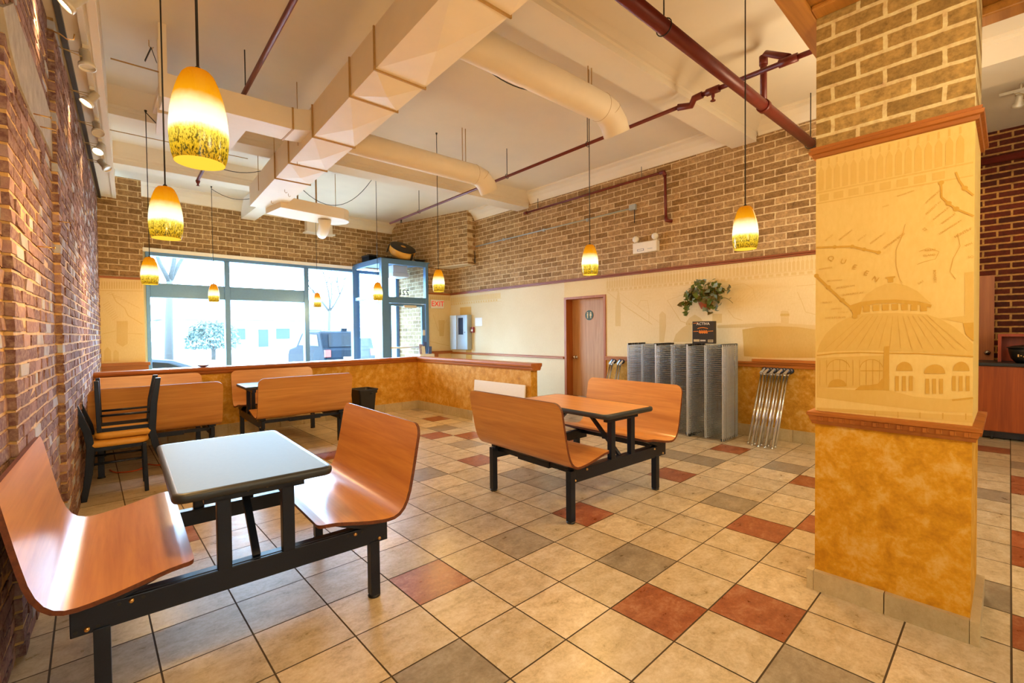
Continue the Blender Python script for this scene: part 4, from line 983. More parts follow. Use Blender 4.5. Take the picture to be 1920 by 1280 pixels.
def post_proto():
    m = MB(); pts = [(0, 0, 0), (0, 0, .86)]; m.tube(pts, .0128, 12); m.lathe([(.0135, .0), (.0135, .02), (.0128, .02)], (0, 0, 0), 12)
    for k in range(30): m.lathe([(.0128, .03+k*.027), (.0122, .032+k*.027), (.0122, .034+k*.027), (.0128, .036+k*.027)], (0, 0, 0), 12)
    a = m.build('post_tube', 'chrome', None)
    m = MB(); m.tube([(0, 0, .86), (0, 0, .885)], .017, 12)
    for s_ in (-1, 1): m.prism([(s_*.02-.002, -.015, .88), (s_*.02-.002, .02, .88), (s_*.02-.002, .05, .93), (s_*.02-.002, .035, .945), (s_*.02-.002, .0, .905)], (.004, 0, 0))
    m.box((-.022, -.015, .878), (.022, .02, .884)); b = m.build('caster_fork', 'chrome', None)
    m = MB(); m.lathe([(.012, -.013), (.029, -.013), (.033, -.009), (.033, .009), (.029, .013), (.012, .013)], (0, .03, .925), 24, False, 'X'); c = m.build('caster_wheel', 'tyre', None)
    m = MB(); m.lathe([(.001, -.0135), (.024, -.0138), (.024, .0138), (.001, .0135)], (0, .03, .925), 20, False, 'X'); d = m.build('wheel_hub', 'blue_print', None)
    ds = [o.data for o in (a, b, c, d)]
    for o in (a, b, c, d): bpy.data.objects.remove(o)
    return ds
PD = post_proto()
def post(label, foot, top, spin):
    f, t = Vector(foot), Vector(top); d = (t-f).normalized()
    p = thing('shelf_post', label, 'post', f, 0, 'chrome shelf posts with casters')
    p.rotation_euler = (d.to_track_quat('Z', 'Y') @ Matrix.Rotation(R(spin), 4, 'Z').to_quaternion()).to_euler()
    link('post_tube', PD[0], p, (0, 0, 0)); link('caster_fork', PD[1], p, (0, 0, 0)); w = link('caster_wheel', PD[2], p, (0, 0, 0)); link('wheel_hub', PD[3], w, (0, 0, 0))
NUM = ['first', 'second', 'third', 'fourth', 'fifth', 'sixth', 'seventh', 'eighth', 'ninth']
for k in range(9):
    row = k % 2; y = 2.06 - .036*k - .033*row
    b = Vector((X_R-.075-.105*row, y, .93)); a = Vector((5.735-.085*row, y+.035, .003))
    post(f'chrome shelf post with caster, {NUM[k]} from the wire shelves in the bundle beside the pillar', a, a+(b-a).normalized()*.9, [88, 94, 92, 86, 90, 95, 87, 92, 89][k])
for k in range(4):
    row = k % 2; y = 4.29 - .07*k - .035*row
    b = Vector((X_R-.075-.105*row, y, .93)); a = Vector((5.80-.09*row, y+.05-.03*k, .003))
    post(f'chrome shelf post with caster, {NUM[k]} from the restroom door in the bundle beside it', a, a+(b-a).normalized()*.9, [86, 97, 78, 92][k])

# ================================================================== MURAL PRINTS (flat ink on the papers)
class Ink:
    def __init__(s, mapf, n): s.f = mapf; s.n = Vector(n); s.m = MB(); s.k = 0
    def p(s, u, v): return s.f(u, v) + s.n*(.0008)
    def poly(s, pts, lift=0):
        s.k += 1; lift += s.k*1.2e-5; f = s.m.b.faces.new([s.m.b.verts.new(s.p(*q)+s.n*lift) for q in pts]); f.normal_update(); f.normal.dot(s.n) < 0 and f.normal_flip(); return f
    def line(s, pts, w, lift=0):
        s.k += 1; lift += s.k*1.2e-5; P_ = [s.p(*q)+s.n*lift for q in pts]
        for a, b in zip(P_, P_[1:]):
            d = (b-a)
            if d.length < 1e-6: continue
            t = d.normalized().cross(s.n)*(w/2); s.m.b.faces.new([s.m.b.verts.new(q) for q in (a+t, b+t, b-t, a-t)])
    def dot(s, u, v, r):
        s.k += 1; c = s.p(u, v)+s.n*(s.k*1.2e-5); e = s.n.orthogonal().normalized(); g_ = s.n.cross(e)
        s.m.b.faces.new([s.m.b.verts.new(c + (e*math.cos(2*PI*k/12)+g_*math.sin(2*PI*k/12))*r) for k in range(12)])
    def build(s, name, mat, par):
        bmesh.ops.triangulate(s.m.b, faces=[f for f in s.m.b.faces if len(f.verts) > 4])
        o = s.m.build(name, mat, par, fix=False); struct(o); return o
def arc(cx, cy, rx, ry, a0, a1, n=24): return [(cx+rx*math.cos(R(a0+(a1-a0)*k/n)), cy-ry*math.sin(R(a0+(a1-a0)*k/n))) for k in range(n+1)]
cmap = lambda u, v: onx(u, v, CX0-.0002)
# zoomed-survey coordinates of the pillar face
zc_ = lambda x, y: (1500+x/2.91, 420+y/2.91)
def zs(pts): return [zc_(*q) for q in pts]
i1 = Ink(cmap, (-1, 0, 0)); i2 = Ink(cmap, (-1, 0, 0))
def bl(u0, v0, u1, v1, n=1): return [(u0, v0), (u1, v1)]
i1.poly(zs([(92, 700), (105, 660), (140, 600), (190, 550), (250, 515), (310, 495), (330, 490), (520, 484), (690, 492), (760, 515), (840, 560), (900, 610), (945, 655), (945, 720), (700, 700), (400, 690), (200, 692)]))          # great dome
i1.poly(zs([(330, 425), (360, 385), (410, 350), (470, 325), (520, 322), (580, 335), (640, 365), (690, 410), (715, 432), (640, 420), (520, 412), (420, 415)]))   # lantern roof
i2.poly(zs([(270, 445), (330, 425), (420, 414), (520, 411), (640, 420), (720, 440), (715, 455), (640, 440), (520, 430), (420, 434), (340, 448), (330, 492), (300, 500)]))
for k in range(7):
    x = 345+k*52; yy = 440 - 12*math.sin(PI*(k+.4)/7.4); i2.poly(zs([(x, yy+8), (x+36, yy+5), (x+36, yy+40), (x, yy+42)]))
i2.poly(zs([(468, 290), (520, 283), (520, 292), (510, 296), (510, 318), (480, 320), (480, 298), (468, 298)]))
i2.line(zs([(92, 716), (200, 704), (330, 700), (450, 704), (640, 705), (800, 715), (945, 722)]), .006)
i1.poly(zs([(92, 730), (455, 715), (455, 895), (92, 890)]))
i2.poly(zs([(460, 668), (487, 665), (487, 910), (450, 905)]))
for x in (540, 705, 850):
    wd = 45 if x != 705 else 58
    top = 800 if x != 705 else 815
    i2.poly(zs([(x+30-wd, top)] + [(x+30-wd*math.cos(R(a)), top-50*math.sin(R(a))) for a in range(15, 180, 15)] + [(x+30+wd, top)]))
    for dx in (-40, -2, 36): i2.poly(zs([(x+30+dx-10, top+28), (x+30+dx+10, top+28), (x+30+dx+10, top+110), (x+30+dx-10, top+110)]))
for x in range(110, 440, 36): i2.line(zs([(x, 740), (x, 880)]), .0018)
for cx in (390, 210): i2.line(zs(arc(cx, 790, 62, 52, 10, 170)), .003); i2.line(zs([(cx-60, 800), (cx+62, 800)]), .004)
i2.poly(zs(arc(205, 885, 50, 40, 0, 180) + [(150, 890)])); i2.poly(zs([(300, 905), (330, 880), (380, 878), (425, 870), (450, 840), (455, 905)]))
i1.poly(zs([(92, 890), (300, 905), (485, 905), (620, 940), (800, 955), (943, 950), (943, 1030), (700, 1020), (400, 985), (92, 945)]))
i1.poly(zs([(92, 1000), (943, 1045), (943, 1085), (92, 1012)]))
for x in (410, 535, 655, 780, 905): i2.line(zs([(x, 1010+x*.025), (x, 1040+x*.03)]), .003)
i2.line(zs([(830, 960), (945, 948)]), .008)
i1.poly(zs([(898, 265), (948, 258), (948, 640), (900, 600), (892, 540), (760, 515), (898, 500)]))
i2.poly(zs([(890, 540), (948, 536), (948, 640), (905, 602)]))
for x in range(130, 940, 60): i2.line(zs([(x, 690-60*math.sin(PI*(x-92)/853)*.2), (520+(x-520)*.45, 500)]), .0012)
# subway-style map lines with station dots
LN_ = [(90, 128), (190, 125), (285, 122), (350, 138), (430, 155)]
i2.line(zs(LN_), .009)
for q in LN_[1:]: i2.dot(*zc_(*q), .009)
LN_ = [(90, 282), (155, 345), (230, 415), (290, 465), (300, 505)]
i2.line(zs(LN_), .011)
for q in LN_: i2.dot(*zc_(*q), .011)
for pts in ([(575, 0), (560, 60), (525, 140), (525, 230), (545, 300), (560, 320)], [(860, 50), (875, 120), (835, 190), (820, 260), (850, 300)], [(640, 220), (680, 205), (740, 190), (760, 150), (700, 130), (650, 150)]): i2.line(zs(pts), .0014)
zt = lambda x, y: (1500+x/2.976, y/2.976)
def zts(pts): return [zt(*q) for q in pts]
i2.line(zts([(788, 1010), (790, 1100), (830, 1135), (870, 1165), (970, 1205)]), .007); i2.line(zts([(870, 960), (890, 1010), (920, 1050), (968, 1090)]), .007)
for q in ((788, 1020), (830, 1135), (872, 1165), (920, 1050)): i2.dot(*zt(*q), .010)
# picket band and frieze under the moulding
def fence(ink1, ink2, y0, y1, zt_, pitch, pt, hgt):
    n = int(abs(y1-y0)/pitch); s = 1 if y1 > y0 else -1
    for k in range(n):
        y = y0 + s*pitch*(k+.5); w = pitch*.36
        for ink, pp in ((ink1, [(y-w, zt_-hgt), (y+w, zt_-hgt), (y+w, zt_-hgt*.38), (y, zt_-hgt*.2), (y-w, zt_-hgt*.38)]),):
            ink.m.b.faces.new([ink.m.b.verts.new(pt(a, b)) for a, b in pp])
        ink1.m.b.faces.new([ink1.m.b.verts.new(pt(a, b)) for a, b in [(y-w*.3, zt_-hgt*.19), (y+w*.3, zt_-hgt*.19), (y+w*.25, zt_-.0), (y-w*.25, zt_-.0)]])
    for za, zb in ((hgt+.004, hgt+.012), (hgt+.06, hgt+.066)):
        ink2.m.b.faces.new([ink2.m.b.verts.new(pt(a, b)) for a, b in [(y0, zt_-za), (y1, zt_-za), (y1, zt_-zb), (y0, zt_-zb)]])
    for k in range(int(n*.55)):
        y = y0 + s*pitch*1.8*(k+.5)
        ink1.m.b.faces.new([ink1.m.b.verts.new(pt(a, b)) for a, b in [(y-pitch*.6, zt_-hgt-.02), (y+pitch*.6, zt_-hgt-.02), (y+pitch*.6, zt_-hgt-.054), (y-pitch*.6, zt_-hgt-.054)]])
fence(i1, i1, CY1-.005, CY0+.005, 2.215, .034, lambda y, z: Vector((CX0-.001, y, z)), .155)
i1.build('mural_print', 'ink_c', CP)
o = i2.build('mural_print', 'ink2_c', CP)
for v in o.data.vertices: v.co.x -= .0009
def mtext(s, u, v, size, ang, mapf, par, mat, nx=-1):
    p = mapf(u, v); a = R(ang); ex = Vector((0, -math.cos(a), math.sin(a))); ey = Vector((0, math.sin(a), math.cos(a)))
    t_ = text(s, size, mat, par, frame_m(p+Vector((-.0035, 0, 0)), ex, ey), 'mural_lettering'); struct(t_)
for s_, x, y, sz, an in [('Q', 170, 188, .034, -15), ('U', 237, 205, .034, -20), ('E', 298, 235, .034, -25), ('E', 362, 268, .034, -28), ('N', 412, 300, .034, -30), ('WOODSIDE', 140, 242, .011, 4), ('BROADWAY', 190, 308, .011, 0), ('JACKSON HTS', 250, 342, .012, 4), ('ELMHURST AV', 290, 380, .013, 4), ('N BLVD', 150, 427, .012, 0), ('104TH ST', 200, 462, .011, 0), ('111TH ST', 235, 482, .011, 0), ('LLETS PT BLVD', 195, 510, .013, 0), ('BROADWAY', 250, 60, .012, 38), ('DITMARS BLVD', 515, 92, .014, 38), ('30TH AV', 340, 75, .011, 38), ('ASTORIA BLVD', 425, 78, .011, 38), ('36TH AV', 160, 75, .011, 38), ('RIKERS', 710, 142, .012, 0), ('ISLAND', 705, 170, .012, 0), ('BOWERY', 735, 285, .014, -88), ('BAY', 660, 318, .013, 35), ('ST', 680, 30, .016, -55), ('HUNTS P', 890, 48, .015, 30), ('LONGWOOD AV', 820, 18, .011, 35), ('WH', 920, 112, .014, 25), ('SO', 932, 180, .014, 0)]:
    mtext(s_, *zc_(x, y), sz, an, cmap, CP, 'ink2_c')
for s_, x, y, sz, an in [('BRONX PARK', 590, 1080, .010, 12), ('PARK', 480, 1150, .010, 12), ('JACKSON AV', 740, 1100, .011, 45), ('PROSPECT AV', 745, 1160, .011, 45), ('INTERVALE AV', 790, 1190, .011, 42), ('SIMPSON ST', 830, 1220, .011, 40)]:
    mtext(s_, *zt(x, y), sz, an, cmap, CP, 'ink2_c')
# the mural on the long wall
rmap = lambda u, v: onx(u, v, X_R-.0002)
zr = lambda x, y: (1120+x/3.2, 480+y/3.2)
def zrs(pts): return [zr(*q) for q in pts]
r1 = Ink(rmap, (-1, 0, 0)); r2 = Ink(rmap, (-1, 0, 0))
fence(r1, r1, 4.44, .78, 2.205, .046, lambda y, z: Vector((X_R-.001, y, z)), .155)
fence(r1, r1, 8.78, 7.0, 2.205, .046, lambda y, z: Vector((X_R-.001, y, z)), .155)
r1.poly(zrs([(455, 515), (470, 470), (510, 430), (540, 412), (530, 400), (550, 372), (585, 350), (620, 372), (640, 400), (632, 412), (680, 440), (710, 480), (716, 515)]))
for k in range(7): r2.poly(zrs([(532+k*15, 402), (540+k*15, 402), (540+k*15, 412), (532+k*15, 412)]))
r1.poly(zrs([(372, 350), (390, 330), (412, 350), (412, 430), (400, 515), (372, 515)])); r1.poly(zrs([(690, 345), (748, 345), (748, 400), (690, 400)]))
r1.poly(zrs([(108, 300), (118, 240), (126, 200), (134, 240), (140, 300), (140, 420), (108, 420)]))
r1.poly(zrs([(1100, 330), (1145, 330), (1150, 345), (1148, 415), (1102, 415)])); r2.poly(zrs([(1098, 345), (1152, 345), (1152, 360), (1098, 360)]))
r2.poly(zrs([(870, 440), (960, 425), (1090, 420), (1200, 425), (1309, 440), (1309, 610), (1000, 610), (880, 600), (876, 520)]))
r1.poly(zrs([(720, 415), (900, 405), (1100, 400), (1309, 415), (1309, 440), (1100, 420), (900, 428), (720, 432)]))
for pts, w in (([(420, 265), (500, 390), (530, 400)], .010), ([(420, 265), (560, 215), (700, 190), (880, 165), (935, 195), (945, 250)], .006), ([(785, 325), (820, 370), (870, 385)], .008), ([(1200, 215), (1225, 270), (1250, 335), (1309, 350)], .009), ([(60, 215), (180, 310), (330, 410)], .012), ([(90, 190), (240, 300), (400, 420)], .006), ([(240, 300), (260, 265), (300, 265), (310, 320), (310, 400)], .007), ([(1195, 180), (1309, 170)], .006), ([(0, 0), (0, 0)], .001)): r1.line(zrs(pts), w)
for k in range(7): r1.line(zrs([(820+k*22, 275), (880+k*24, 215)]), .003)
for k in range(8): r1.line(zrs([(560+k*20, 235+k*3), (640+k*18, 180+k*3)]), .003)
rr_ = random.Random(3)
for _ in range(60):
    x, y = rr_.uniform(60, 1280), rr_.uniform(190, 330); r1.line(zrs([(x, y), (x+rr_.uniform(15, 50), y-rr_.uniform(-4, 10))]), .0025)
r1.build('mural_print', 'ink', WRP); o = r2.build('mural_print', 'ink2', WRP)
# pilaster beside the window
pm = lambda u, v: ony(u, v, 9.0998)
zp_ = lambda x, y: (150+x/4, 400+y/4)
def zps(pts): return [zp_(*q) for q in pts]
q1 = Ink(pm, (0, -1, 0))
for k in range(17):
    x = 160+k*18.5; q1.poly(zps([(x, 565), (x, 520), (x+5, 505), (x+11, 520), (x+11, 565)]))
q1.line(zps([(150, 578), (470, 582)]), .012)
q1.poly(zps([(275, 808), (358, 806), (358, 975), (320, 1000), (275, 970)])); q1.poly(zps([(180, 1110), (180, 1030), (205, 1000), (232, 1030), (235, 1110)])); q1.poly(zps([(250, 1110), (250, 1040), (265, 1020), (290, 1040), (292, 1110)]))
q1.line(zps([(240, 600), (270, 660), (335, 710), (360, 765), (470, 830)]), .012); q1.line(zps([(165, 905), (270, 880)]), .01); q1.line(zps([(360, 900), (470, 905)]), .01)
for k in range(12): q1.line(zps([(200+k*20, 600+k*9), (240+k*19, 590+k*11)]), .007)
for k in range(9): q1.line(zps([(170+k*9, 690+k*14), (215+k*9, 660+k*14)]), .006)
q1.build('mural_print', 'ink', PIL)
ex_ = lambda u, v: ony(u, v, 8.7898)
e1 = Ink(ex_, (0, -1, 0))
for k in range(10): e1.poly([(806+k*3.8, 563), (806+k*3.8, 558), (807.5+k*3.8, 555), (809+k*3.8, 558), (809+k*3.8, 563)])
e1.line([(812, 590), (822, 620), (838, 600)], .012); e1.line([(806, 640), (842, 648)], .012); e1.poly([(822, 600), (834, 600), (832, 630), (824, 630)])
e1.build('mural_print', 'ink', WRP)
# ================================================================== BACK ROOM THINGS
CB = thing('serving_cabinet', 'cherry serving cabinet with black countertop behind the pillar', 'cabinet', (8.0, -.6, 0))
m = MB(); m.box((0, -1.4, .10), (.6, 1.1, .885)); m.build('cabinet_body', 'cab', CB)
m = MB(); m.box((-.012, .18, .11), (0, 1.1, .875)); m.box((-.012, -1.4, .11), (0, .176, .875)); m.build('door_panel', 'cab', CB, .002)
m = MB(); m.box((-.03, -1.42, .885), (.62, 1.12, .925)); m.build('countertop', 'blackpl', CB, .006)
m = MB(); m.box((.04, -1.38, .02), (.58, 1.05, .10)); m.build('kick_board', 'blackpl', CB)
m = MB(); m.lathe([(.001, -.012), (.03, -.012), (.03, .012), (.001, .012)], (.02, .74, .031), 14, False, 'Y'); m.box((.0, .72, .05), (.04, .76, .10)); m.build('caster', 'tyre', CB)
RBX = thing('red_hutch', 'open red wood hutch box standing on the black countertop', 'hutch', (8.28, -.10, .927))
m = MB(); m.box((.0, -.8, 0), (.28, -.77, .34)); m.build('side_panel', 'red_cab', RBX); m = MB(); m.box((0, .17, 0), (.28, .20, .34)); m.build('side_panel', 'red_cab', RBX)
m = MB(); m.box((0, -.77, .31), (.28, .17, .34)); m.build('top_panel', 'red_cab', RBX)
m = MB(); m.box((.26, -.77, 0), (.28, .17, .31)); m.build('back_panel', 'red_cab', RBX)
PT = thing('black_pot', 'black soup pot with gold lettering on the countertop edge behind the pillar', 'pot', (8.12, -.14, .926))
m = MB(); m.lathe([(.001, 0), (.09, 0), (.13, .05), (.15, .13), (.155, .17), (.145, .17), (.12, .05), (.001, .02)], (0, 0, 0), 28); m.build('pot_body', 'blackpl', PT)
m = MB(); m.lathe([(.15, .172), (.168, .178), (.168, .188), (.10, .205), (.02, .215), (.02, .24), (.001, .245)], (0, 0, 0), 28); m.build('pot_lid', 'blackpl', PT)
m = MB()
for k in range(7): 
    a = PI+ -.5 + k*.16; m.box((.148*math.cos(a)-.004, .148*math.sin(a)-.006, .075+.012*(k % 2)), (.148*math.cos(a)+.002, .148*math.sin(a)+.006, .105-.01*(k % 3)))
m.build('gold_marks', 'brass', PT)
P2 = dup(PT, 'second black soup pot, at the frame edge beside the gold-lettered one', (8.16, -.52, .926))
m = MB(); m.box((8.72, .14, .02), (8.76, .9, 2.03)); DK = struct(m.build('door_4', 'jamb'))
m = MB(); m.lathe([(.03, 0), (.03, -.01), (.012, -.02), (.028, -.05), (.03, -.07), (.001, -.08)], (8.72, .20, 1.02), 16, False, 'X'); m.build('door_knob', 'chrome', DK)
m = MB(); m.tube([(8.80, -4, 3.55), (8.80, .7, 3.55)], .05, 14); tag(m.build('wall_pipe', 'maroon'), 'thick dark red pipe along the dark brick behind the spotlight', 'pipe')

# ================================================================== ON TOP OF THE ENTRANCE BOX
BG = thing('yellow_round_case', 'yellow round case with dark lid and straps tilted on top of the entrance box', 'case', (5.05, 8.98, 2.915))
mm = Matrix.Translation((0, 0, .215)) @ (Vector((-.49, -.87, 0))*math.sin(R(26)) + Vector((.735, -.678, 0))*.30 + Vector((0, 0, .87))).to_track_quat('Z', 'Y').to_matrix().to_4x4()
m = MB(); m.lathe([(.001, -.10), (.22, -.10), (.27, -.04), (.285, .06), (.27, .085), (.001, .09)], (0, 0, 0), 32); o = m.build('case_body', 'yellow_vinyl', BG); o.data.transform(mm)
m = MB(); m.lathe([(.275, .082), (.285, .095), (.26, .105), (.07, .11)], (0, 0, 0), 32); m.lathe([(.07, .108), (.06, .118), (.001, .118)], (0, 0, 0), 20); o = m.build('case_lid', 'blackpl', BG); o.data.transform(mm)
m = MB(); m.lathe([(.055, .119), (.05, .124), (.001, .124)], (0, 0, 0), 20); o = m.build('lid_badge', 'yellow_vinyl', BG); o.data.transform(mm)
for a in (2.75, -1.2):
    m = MB(); m.bar((.29*math.cos(a), .29*math.sin(a), .08), (.30*math.cos(a), .30*math.sin(a), -.10), .05, .02, (math.cos(a), math.sin(a), 0)); o = m.build('strap', 'blackpl', BG); o.data.transform(mm)
for nm, lb, lo, hi, mt in (('storage_box', 'larger dark box on the left end of the entrance box roof', (4.42, 9.25, 2.912), (4.62, 9.6, 3.04), 'suv'), ('storage_tray', 'low dark tray beside the larger dark box on the entrance box roof', (4.64, 9.15, 2.912), (4.80, 9.7, 2.99), 'suv'), ('storage_box', 'flat dark box between the tray and the yellow case on the entrance box roof', (4.82, 9.3, 2.912), (5.25, 9.8, 3.03), 'suv')):
    b = thing(nm, lb, 'box', ((lo[0]+hi[0])/2, (lo[1]+hi[1])/2, lo[2])); hx, hy, hz = (hi[0]-lo[0])/2, (hi[1]-lo[1])/2, hi[2]-lo[2]
    m = MB(); m.box((-hx, -hy, 0), (hx, hy, hz-.02)); m.build('box_body', mt, b, .006); m = MB(); m.box((-hx-.006, -hy-.006, hz-.03), (hx+.006, hy+.006, hz)); m.build('box_lid', 'blackpl', b)
m = MB(); pts = smooth([(5.43+.11*math.cos(k*1.3)*(.7+.05*k % 1), 8.87+.05*math.sin(k*1.3), 2.925+.003*k) for k in range(16)], 4); m.tube(pts, .009, 6); tag(m.build('cable_coil', 'cord'), 'black cable heap on the right end of the entrance box roof', 'cable')
HG = thing('hanging_sensor', 'small dark sensor hanging on a wire behind the entrance side glass', 'sensor', (4.75, 9.35, 2.62))
m = MB(); m.box((-.04, -.03, -.10), (.04, .03, .10)); m.build('sensor_body', 'suv', HG, .008); m = MB(); m.tube([(0, 0, .1), (0, 0, .26)], .004, 6); m.build('sensor_wire', 'cord', HG)
m = MB(); m.box((5.0, 9.3, 2.62), (5.4, 9.7, 2.72)); m.box((5.02, 9.32, 2.72), (5.38, 9.68, 2.88)); tag(m.build('ceiling_heater', 'white', bevel=.01), 'white heater unit under the ceiling inside the entrance', 'heater')
SF = thing('flyer_stand', 'small stand of flyers and flowers on the ledge by the entrance door', 'stand', (5.38, 8.60, .80))
m = MB(); m.box((-.2, -.1, -.80), (.16, .1, .10)); m.build('stand_base', 'white', SF, .01)
rnd = random.Random(4)
for k in range(8):
    m = MB(); x, y, z = rnd.uniform(-.13, .13), rnd.uniform(-.06, .06), rnd.uniform(.12, .26)
    m.box((x-.04, y-.004, .09), (x+.04, y+.004, z+.1), Matrix.Rotation(rnd.uniform(-.15, .15), 4, 'Y')); m.build('flyer', rnd.choice(['white', 'flower', 'blue_print', 'redplastic']), SF)
m = MB(); m.box((5.52, 8.68, .80), (5.76, 8.79, .93)); tag(m.build('wooden_ledge', 'trim_x', bevel=.004), 'small wooden ledge on the wall below the exit sign', 'ledge')

# ================================================================== OUTSIDE
m = MB(); m.box((-60, Y_B+.3, -.25), (80, 140, -.15)); struct(m.build('ground', 'snow'))
m = MB(); m.box((-60, 20, -.15), (80, 27, -.145)); struct(m.build('road', 'road'))
def wheel(par, x, y, r=.34, w=.22):
    m = MB(); m.lathe([(.05, -w/2), (r*.9, -w/2), (r, -w*.35), (r, w*.35), (r*.9, w/2), (.05, w/2)], (x, y, r-.15), 24, False, 'X'); a = m.build('wheel', 'tyre', par); m = MB(); m.lathe([(.001, -w*.52), (r*.55, -w*.52), (r*.6, -w*.4), (r*.6, w*.4), (r*.55, w*.52), (.001, w*.52)], (x, y, r-.15), 16, False, 'X'); m.build('hub_cap', 'silver', a)
def car(name, label, loc, rz, paint, L, Wd, prof, glass, tail=True):
    """profile in the local y-z plane; y = 0 at the tail"""
    c = thing(name, label, 'car', loc, R(rz))
    m = MB(); m.prism([(-Wd/2, y, z) for y, z in prof], (Wd, 0, 0)); m.build('car_body', paint, c, .07)
    for nm, o_, t in glass:
        m = MB(); m.prism([(-t, y, z) for y, z in o_], (2*t, 0, 0)); m.build(nm, 'carglass', c)
    for y in (.85, L-.9):
        for s_ in (-1, 1): wheel(c, s_*(Wd/2-.1), y)
    return c
sv = car('suv', 'dark grey SUV parked outside, seen through the tall window pane', (6.86, 15.9, -.22), -2, 'suv', 4.5, 1.85, [(0, .25), (-.03, .75), (.05, 1.0), (.14, 1.08), (.40, 1.62), (.55, 1.68), (2.2, 1.70), (2.6, 1.62), (3.3, 1.12), (4.3, .98), (4.5, .75), (4.5, .22)], [('side_window', [(.55, 1.15), (.72, 1.55), (2.3, 1.58), (2.9, 1.15)], .935)])
m = MB(); m.quad([(-.72, .13, 1.12), (.72, .13, 1.12), (.66, .35, 1.58), (-.66, .35, 1.58)]); m.build('rear_window', 'carglass', sv)
for s_ in (-1, 1):
    m = MB(); m.box((s_*.82-.1, -.04, .78), (s_*.82+.1, .03, 1.02)); m.build('tail_light', 'redplastic', sv)
m = MB(); m.box((-.28, -.05, .62), (.28, -.02, .76)); m.build('number_plate', 'white', sv)
m = MB(); m.box((-.93, -.07, .25), (.93, .02, .5)); m.build('bumper', 'blackpl', sv)
for s_ in (-1, 1):
    m = MB(); m.bar((s_*.7, .6, 1.74), (s_*.7, 2.2, 1.76), .04); m.build('roof_rail', 'blackpl', sv)
m = MB(); m.box((-.1, .55, 1.68), (.08, .7, 1.78)); m.build('roof_aerial', 'suv', sv)
car('parked_car', 'silver car parked outside beyond the entrance glass', (9.9, 14.6, -.22), -40, 'silver', 4.4, 1.75, [(0, .25), (0, .8), (.1, .92), (.6, .98), (1.1, 1.38), (2.2, 1.42), (2.9, 1.02), (4.2, .85), (4.4, .6), (4.4, .22)], [('side_window', [(.75, 1.0), (1.15, 1.32), (2.15, 1.35), (2.7, 1.0)], .885)])
c = car('parked_car', 'silver car close at the lower left of the window, only its arched roof showing', (-1.45, 11.9, -.2), -80, 'silver', 4.4, 1.72, [(0, .2), (0, .62), (.2, .72), (.8, .76), (1.4, 1.08), (2.0, 1.14), (2.6, 1.06), (3.3, .78), (4.2, .68), (4.4, .5), (4.4, .2)], [('side_window', [(.95, .78), (1.45, 1.02), (2.0, 1.07), (2.5, 1.0), (3.0, .78)], .868)])
def tree(label, x, y, h, spread, seed, grp='bare trees across the road'):
    t_ = thing('bare_tree', label, 'tree', (x, y, -.2), 0, grp); rn = random.Random(seed)
    m = MB(); m.tube([(0, 0, 0), (.05, 0, h*.25), (.1, 0, h*.42)], [h*.018, h*.014, h*.012], 10); m.build('tree_trunk', 'bark', t_)
    m = MB()
    def br(p, d, L, r, lv):
        pts = [p]; q = Vector(p)
        for k in range(4): 
            d = (d + Vector((rn.uniform(-.18, .18), rn.uniform(-.18, .18), .05))).normalized(); q = q + d*L/4; pts.append(q.copy())
        m.tube(pts, [r*(1-.14*k) for k in range(5)], 5)
        if lv:
            for k in range(3):
                e = (d + Vector((rn.uniform(-.9, .9)*spread, rn.uniform(-.7, .7), rn.uniform(-.1, .5)))).normalized(); br(pts[rn.choice((2, 3, 4))], e, L*.62, r*.5, lv-1)
    for k in range(4): br(Vector((.1, 0, h*.4)), Vector((rn.uniform(-.7, .7)*spread, rn.uniform(-.4, .4), 1)).normalized(), h*.36, h*.010, 3)
    m.build('tree_branches', 'bark', t_)
tree('large bare tree outside, behind the left window bay', 2.25, 22, 9.0, 1.0, 2)
tree('bare tree far across the road, behind the tall window pane', 13.0, 34, 8.0, 1.0, 5)
tree('slim bare tree at the left edge of the window view', .9, 24, 5.0, .6, 9)
bu = thing('round_bush', 'pale green round evergreen bush outside, behind the left window bay', 'bush', (5.6, 33, -.2)); m = MB(); rn = random.Random(2)
for _ in range(1300):
    a, b, r_ = rn.uniform(0, 2*PI), rn.uniform(-.2, 1), rn.uniform(.6, 1.5); p = Vector((math.cos(a)*r_*math.sqrt(max(0, 1-b*b*.7)), math.sin(a)*r_*.8, 1.0+b*1.4)); e = Vector((rn.uniform(-1, 1), rn.uniform(-1, 1), rn.uniform(-1, 1))).normalized()*.10; f_ = e.orthogonal().normalized()*.09
    m.quad([p-e, p+f_, p+e, p-f_])
o = m.build('bush_foliage', 'bush', bu, fix=False)
m = MB(); m.tube([(0, 0, 0), (0, 0, .9)], .12, 8); m.build('bush_stem', 'bark', bu)
hs = thing('house', 'pale low house far across the road, behind the second window bay', 'house', (15, 62, -.2))
m = MB(); m.box((-9, 0, 0), (9, 8, 3.4)); m.build('house_wall', 'house', hs); m = MB(); m.prism([(-9.6, -.6, 3.3), (-9.6, 8.6, 3.3), (-9.6, 4, 6.2)], (19.2, 0, 0)); m.build('house_roof', 'houseroof', hs)
for x in (-6, -2, 3, 7):
    m = MB(); m.box((x-.8, -.05, 1.0), (x+.8, .02, 2.3)); w_ = m.build('house_window', 'silver', hs)
m = MB(); m.box((.2, -.06, 0), (1.3, .02, 2.2)); m.build('house_door', 'silver', hs)

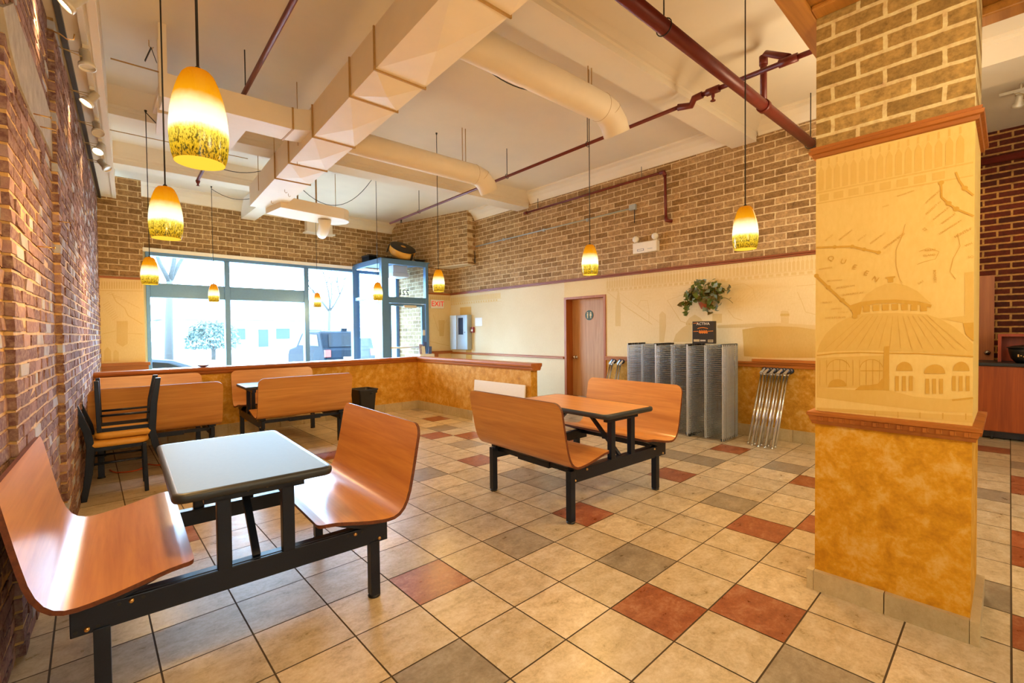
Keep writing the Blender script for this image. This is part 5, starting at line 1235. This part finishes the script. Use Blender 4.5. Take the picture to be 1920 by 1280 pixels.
# ================================================================== LIGHT
w = bpy.data.worlds.new('sky'); S.world = w; w.use_nodes = True; t = w.node_tree; bg = t.nodes['Background']
tc = t.nodes.new('ShaderNodeTexCoord'); sx = t.nodes.new('ShaderNodeSeparateXYZ'); t.links.new(tc.outputs['Generated'], sx.inputs[0])
cr = t.nodes.new('ShaderNodeValToRGB'); t.links.new(sx.outputs[2], cr.inputs[0]); cr.color_ramp.elements[0].position = .45; cr.color_ramp.elements[0].color = (.48, .74, 1, 1); cr.color_ramp.elements[1].position = .9; cr.color_ramp.elements[1].color = (.48, .72, 1, 1)
t.links.new(cr.outputs[0], bg.inputs[0]); bg.inputs[1].default_value = 24.0
def area(name, loc, size, power, col, rot=(0, 0, 0), sy=None):
    l = bpy.data.lights.new(name, 'AREA'); l.energy = power; l.color = col; l.size = size
    if sy: l.shape = 'RECTANGLE'; l.size_y = sy
    o = bpy.data.objects.new(name, l); COL.objects.link(o); o.location = loc; o.rotation_euler = rot; return o
# daylight: the sky itself comes in through the shop window (portal only guides the sampling)
pl = area('window_portal', (2.6, 10.35, 1.78), 3.8, 1, (1, 1, 1), (R(-90), 0, 0), 2.2); pl.data.cycles.is_portal = True
# warm fill lights added out of view, beside and behind the camera
for x, y, z, p in ((1.55, -.5, 2.2, 32), (4.7, .6, 2.7, 38), (5.0, -2.2, 2.7, 15), (1.0, -2.8, 2.9, 30)):
    l = bpy.data.lights.new('warm_fill_light', 'POINT'); l.energy = p; l.color = (1, .80, .50); l.shadow_soft_size = .3; o = bpy.data.objects.new('warm_fill_light', l); COL.objects.link(o); o.location = (x, y, z)
S.view_settings.view_transform = 'Standard'; S.view_settings.look = 'None'; S.view_settings.gamma = 1; S.view_settings.use_curve_mapping = False
S.view_settings.exposure = 0.9
S.cycles.use_denoising = True
S.cycles.max_bounces = 8; S.cycles.diffuse_bounces = 4; S.cycles.glossy_bounces = 3; S.cycles.transparent_max_bounces = 16; S.cycles.caustics_reflective = False; S.cycles.caustics_refractive = False; S.cycles.sample_clamp_indirect = 10
